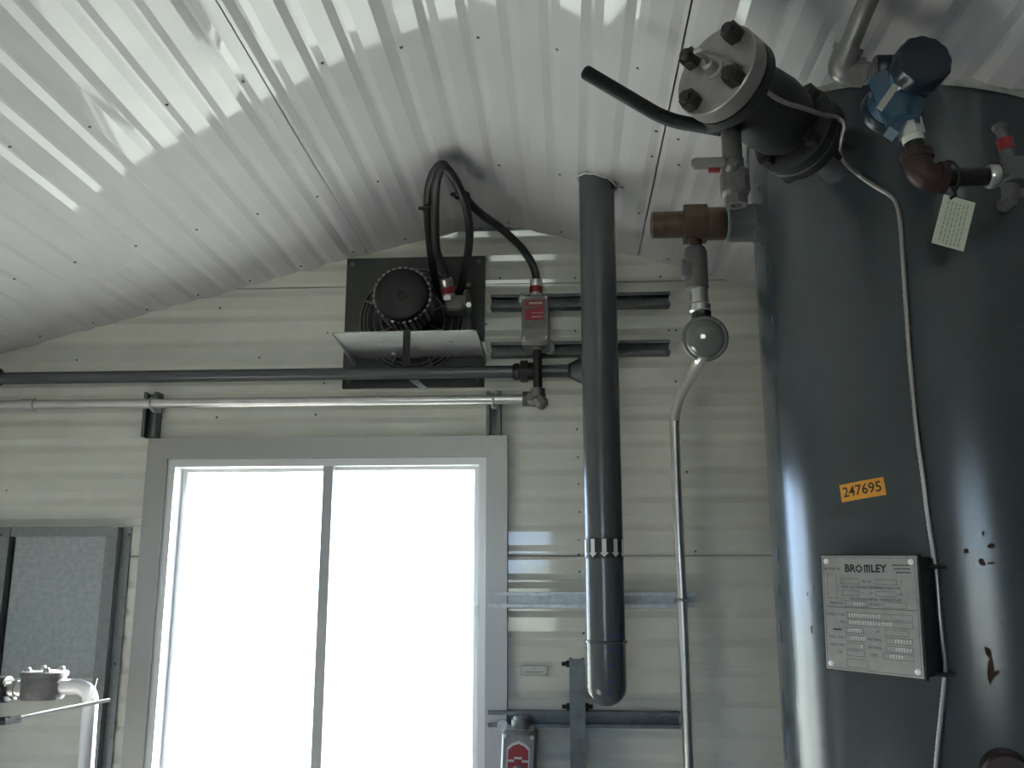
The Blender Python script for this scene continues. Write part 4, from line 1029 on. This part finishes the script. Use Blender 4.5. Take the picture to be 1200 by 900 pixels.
# impulse piping under it
ip = thing('impulse_piping', at(1078, 200, PY), 'rusty brown elbow and black nipple joining transmitter and tank valve', 'pipe')
mb = MB(); h0, h1 = at(1064, 142, PY), at(1069, 160, PY); hexnut(mb, h0, h1 - h0, .019, (h1 - h0).length); mb.build('hex_bushing', 'steel', ip)
h2 = at(1071, 167, PY); mb = MB(); mb.cyl(h1, h2, .0155, 18); mb.build('thread_tape', 'tape', ip)
h3 = at(1074, 180, PY); mb = MB(); mb.cyl(h2, h3, .0140, 18); mb.build('short_nipple', 'black_iron', ip)
e1 = at(1079, 207, PY); e2 = at(1108, 209, PY)
mb = MB(); mb.tube(bend_path([h3 - (h3 - h2).normalized() * .002, e1, e2], .030, 10), .0205, 18)
mb.lathe([(.0235, 0), (.0235, .012)], h3 - (e1 - h3).normalized() * .002, e1 - h3, 18); mb.lathe([(.0235, 0), (.0235, .012)], e2 - (e2 - e1).normalized() * .012, e2 - e1, 18); mb.build('iron_elbow', 'copper', ip)
e3 = at(1160, 207, PY + .02); mb = MB(); mb.cyl(e2 - (e2 - e1).normalized() * .01, e3, .0135, 18); mb.build('long_nipple', 'black_iron', ip)
# needle valve block at the picture's right edge
vc = at(1192, 203, PY + .03)
nv_ = thing('needle_valve', vc, 'small grey needle valve block with a red stem at the right edge', 'valve')
mb = MB(); mb.lathe([(.016, 0), (.018, .003), (.018, .014), (.012, .018)], e3 - Vector((.004, 0, 0)), X3, 18); mb.build('end_fitting', 'steel', nv_)
mb = MB(); mb.bevbox(vc + Vector((.010, .0, .002)), (.075, .040, .036), .006); 
mb.cyl(vc + Vector((.035, .01, 0)), Vector((vc.x + .035, tank_hit(1200, 203)[0].y + .01, vc.z)), .012, 18); mb.build('valve_block', 'cast', nv_)
s0, s1, s2, s3 = at(1181, 190, PY + .03), at(1180, 176, PY + .03), at(1177, 163, PY + .03), at(1172, 152, PY + .03)
mb = MB(); mb.cyl(s0, s1, .0105, 14); mb.build('bonnet', 'cast', nv_)
mb = MB(); mb.cyl(s1, s2, .0115, 14); mb.build('stem_collar', 'red', nv_)
mb = MB(); mb.cyl(s2, s3, .008, 12); mb.lathe([(.010, 0), (.010, .008), (.006, .010)], s3, s3 - s2, 12); mb.build('stem', 'cast', nv_)
b0, b1 = at(1184, 217, PY + .03), at(1184, 236, PY + .03)
mb = MB(); hexnut(mb, b0, b1 - b0, .0125, .022); mb.lathe([(.010, 0), (.010, .007)], b0 + (b1 - b0).normalized() * .022, b1 - b0, 12); mb.build('drain_plug', 'cast', nv_)
# paper tag on a tie
tq = at(1117.5, 261, PY - .012)
tu = (at(1148, 238, PY - .012) - at(1111, 228, PY - .012)); tw = tu.length; tu.normalize()
tvv = (at(1111, 228, PY - .012) - at(1087, 281, PY - .012)); th_ = tvv.length; tvv = (tvv - tu * tvv.dot(tu)).normalized(); tn = tu.cross(tvv)
tg = thing('paper_tag', tq, 'cream paper tag with printed lines hanging from the brown pipe', 'tag')
mb = MB(); mb.box(tq, (tw, th_, .0012), (tu, tvv, tn)); tgc = mb.build('card', 'paper', tg)
sgn = 1 if tn.y < 0 else -1
Ft = flat(tq + tn * (sgn * .0008), tu, tvv, tn * sgn); mb = MB(); random.seed(9)
for i in range(6):
    x = -tw * .30 + tw * .6 * i / 5; y = th_ * .40
    while y > -th_ * .42:
        l = random.uniform(.004, .009); mb.add([Ft((x - .0008, y - l)), Ft((x + .0008, y - l)), Ft((x + .0008, y)), Ft((x - .0008, y))], [(0, 1, 2, 3)]); y -= l + .002
mb.build('print', 'ink_grey', tgc, smooth=0)
q = e2 + (e3 - e2).normalized() * .004; dd = (e3 - e2).normalized(); _, c1, c2 = frame_of(dd)
mb = MB(); mb.tube([q + (c1 * math.cos(t) + c2 * math.sin(t)) * .0245 for t in [2 * math.pi * i / 20 for i in range(20)]], .0022, 6, closed=True)
mb.tube([q + Vector((0, -.012, -.020)), q + Vector((.001, -.016, -.034)), tq + tvv * (th_ * .44) - tu * (tw * .30) + tn * (sgn * .001)], .0026, 6); mb.build('tie', 'rubber_and_shade', tg)
# rigid conduit above the transmitter
rc = thing('rigid_conduit', at(990, 85, PY), 'steel conduit with an elbow rising from the transmitter towards the ceiling', 'conduit')
k0 = at(1038, 84, PY); k1 = at(1008, 85, PY); k2 = at(984, 84, PY); k3 = at(995, 54, PY - .02); k4 = at(1022, -12, PY - .06); 
mb = MB(); mb.cyl(k0, k1, .0145, 18); [mb.lathe([(.0145, 0), (.0158, .001), (.0145, .002)], k0.lerp(k1, t), k1 - k0, 16) for t in (.3, .42, .54, .66, .78)]; mb.build('threaded_nipple', 'steel_and_highlight', rc)
mb = MB(); hexnut(mb, at(1012, 85, PY), k2 - k1, .022, .014); mb.tube(bend_path([at(1006, 85, PY), k2, k3], .024, 8), .0205, 18)
mb.lathe([(.0225, 0), (.0225, .008)], k3, k2 - k3, 18); mb.build('elbow', 'steel_and_highlight', rc)
k5 = k3 + (k4 - k3) * 1.0
top = Vector((k4.x + .03, k4.y - .35, roof(k4.x + .03) - .025))
mb = MB(); mb.tube(bend_path([k2.lerp(k3, .6), k3, k4, top, Vector((top.x, -.8, top.z)), Vector((top.x, YB + .01, top.z))], .10, 8), .0150, 16); mb.build('conduit', 'steel_and_highlight', rc)
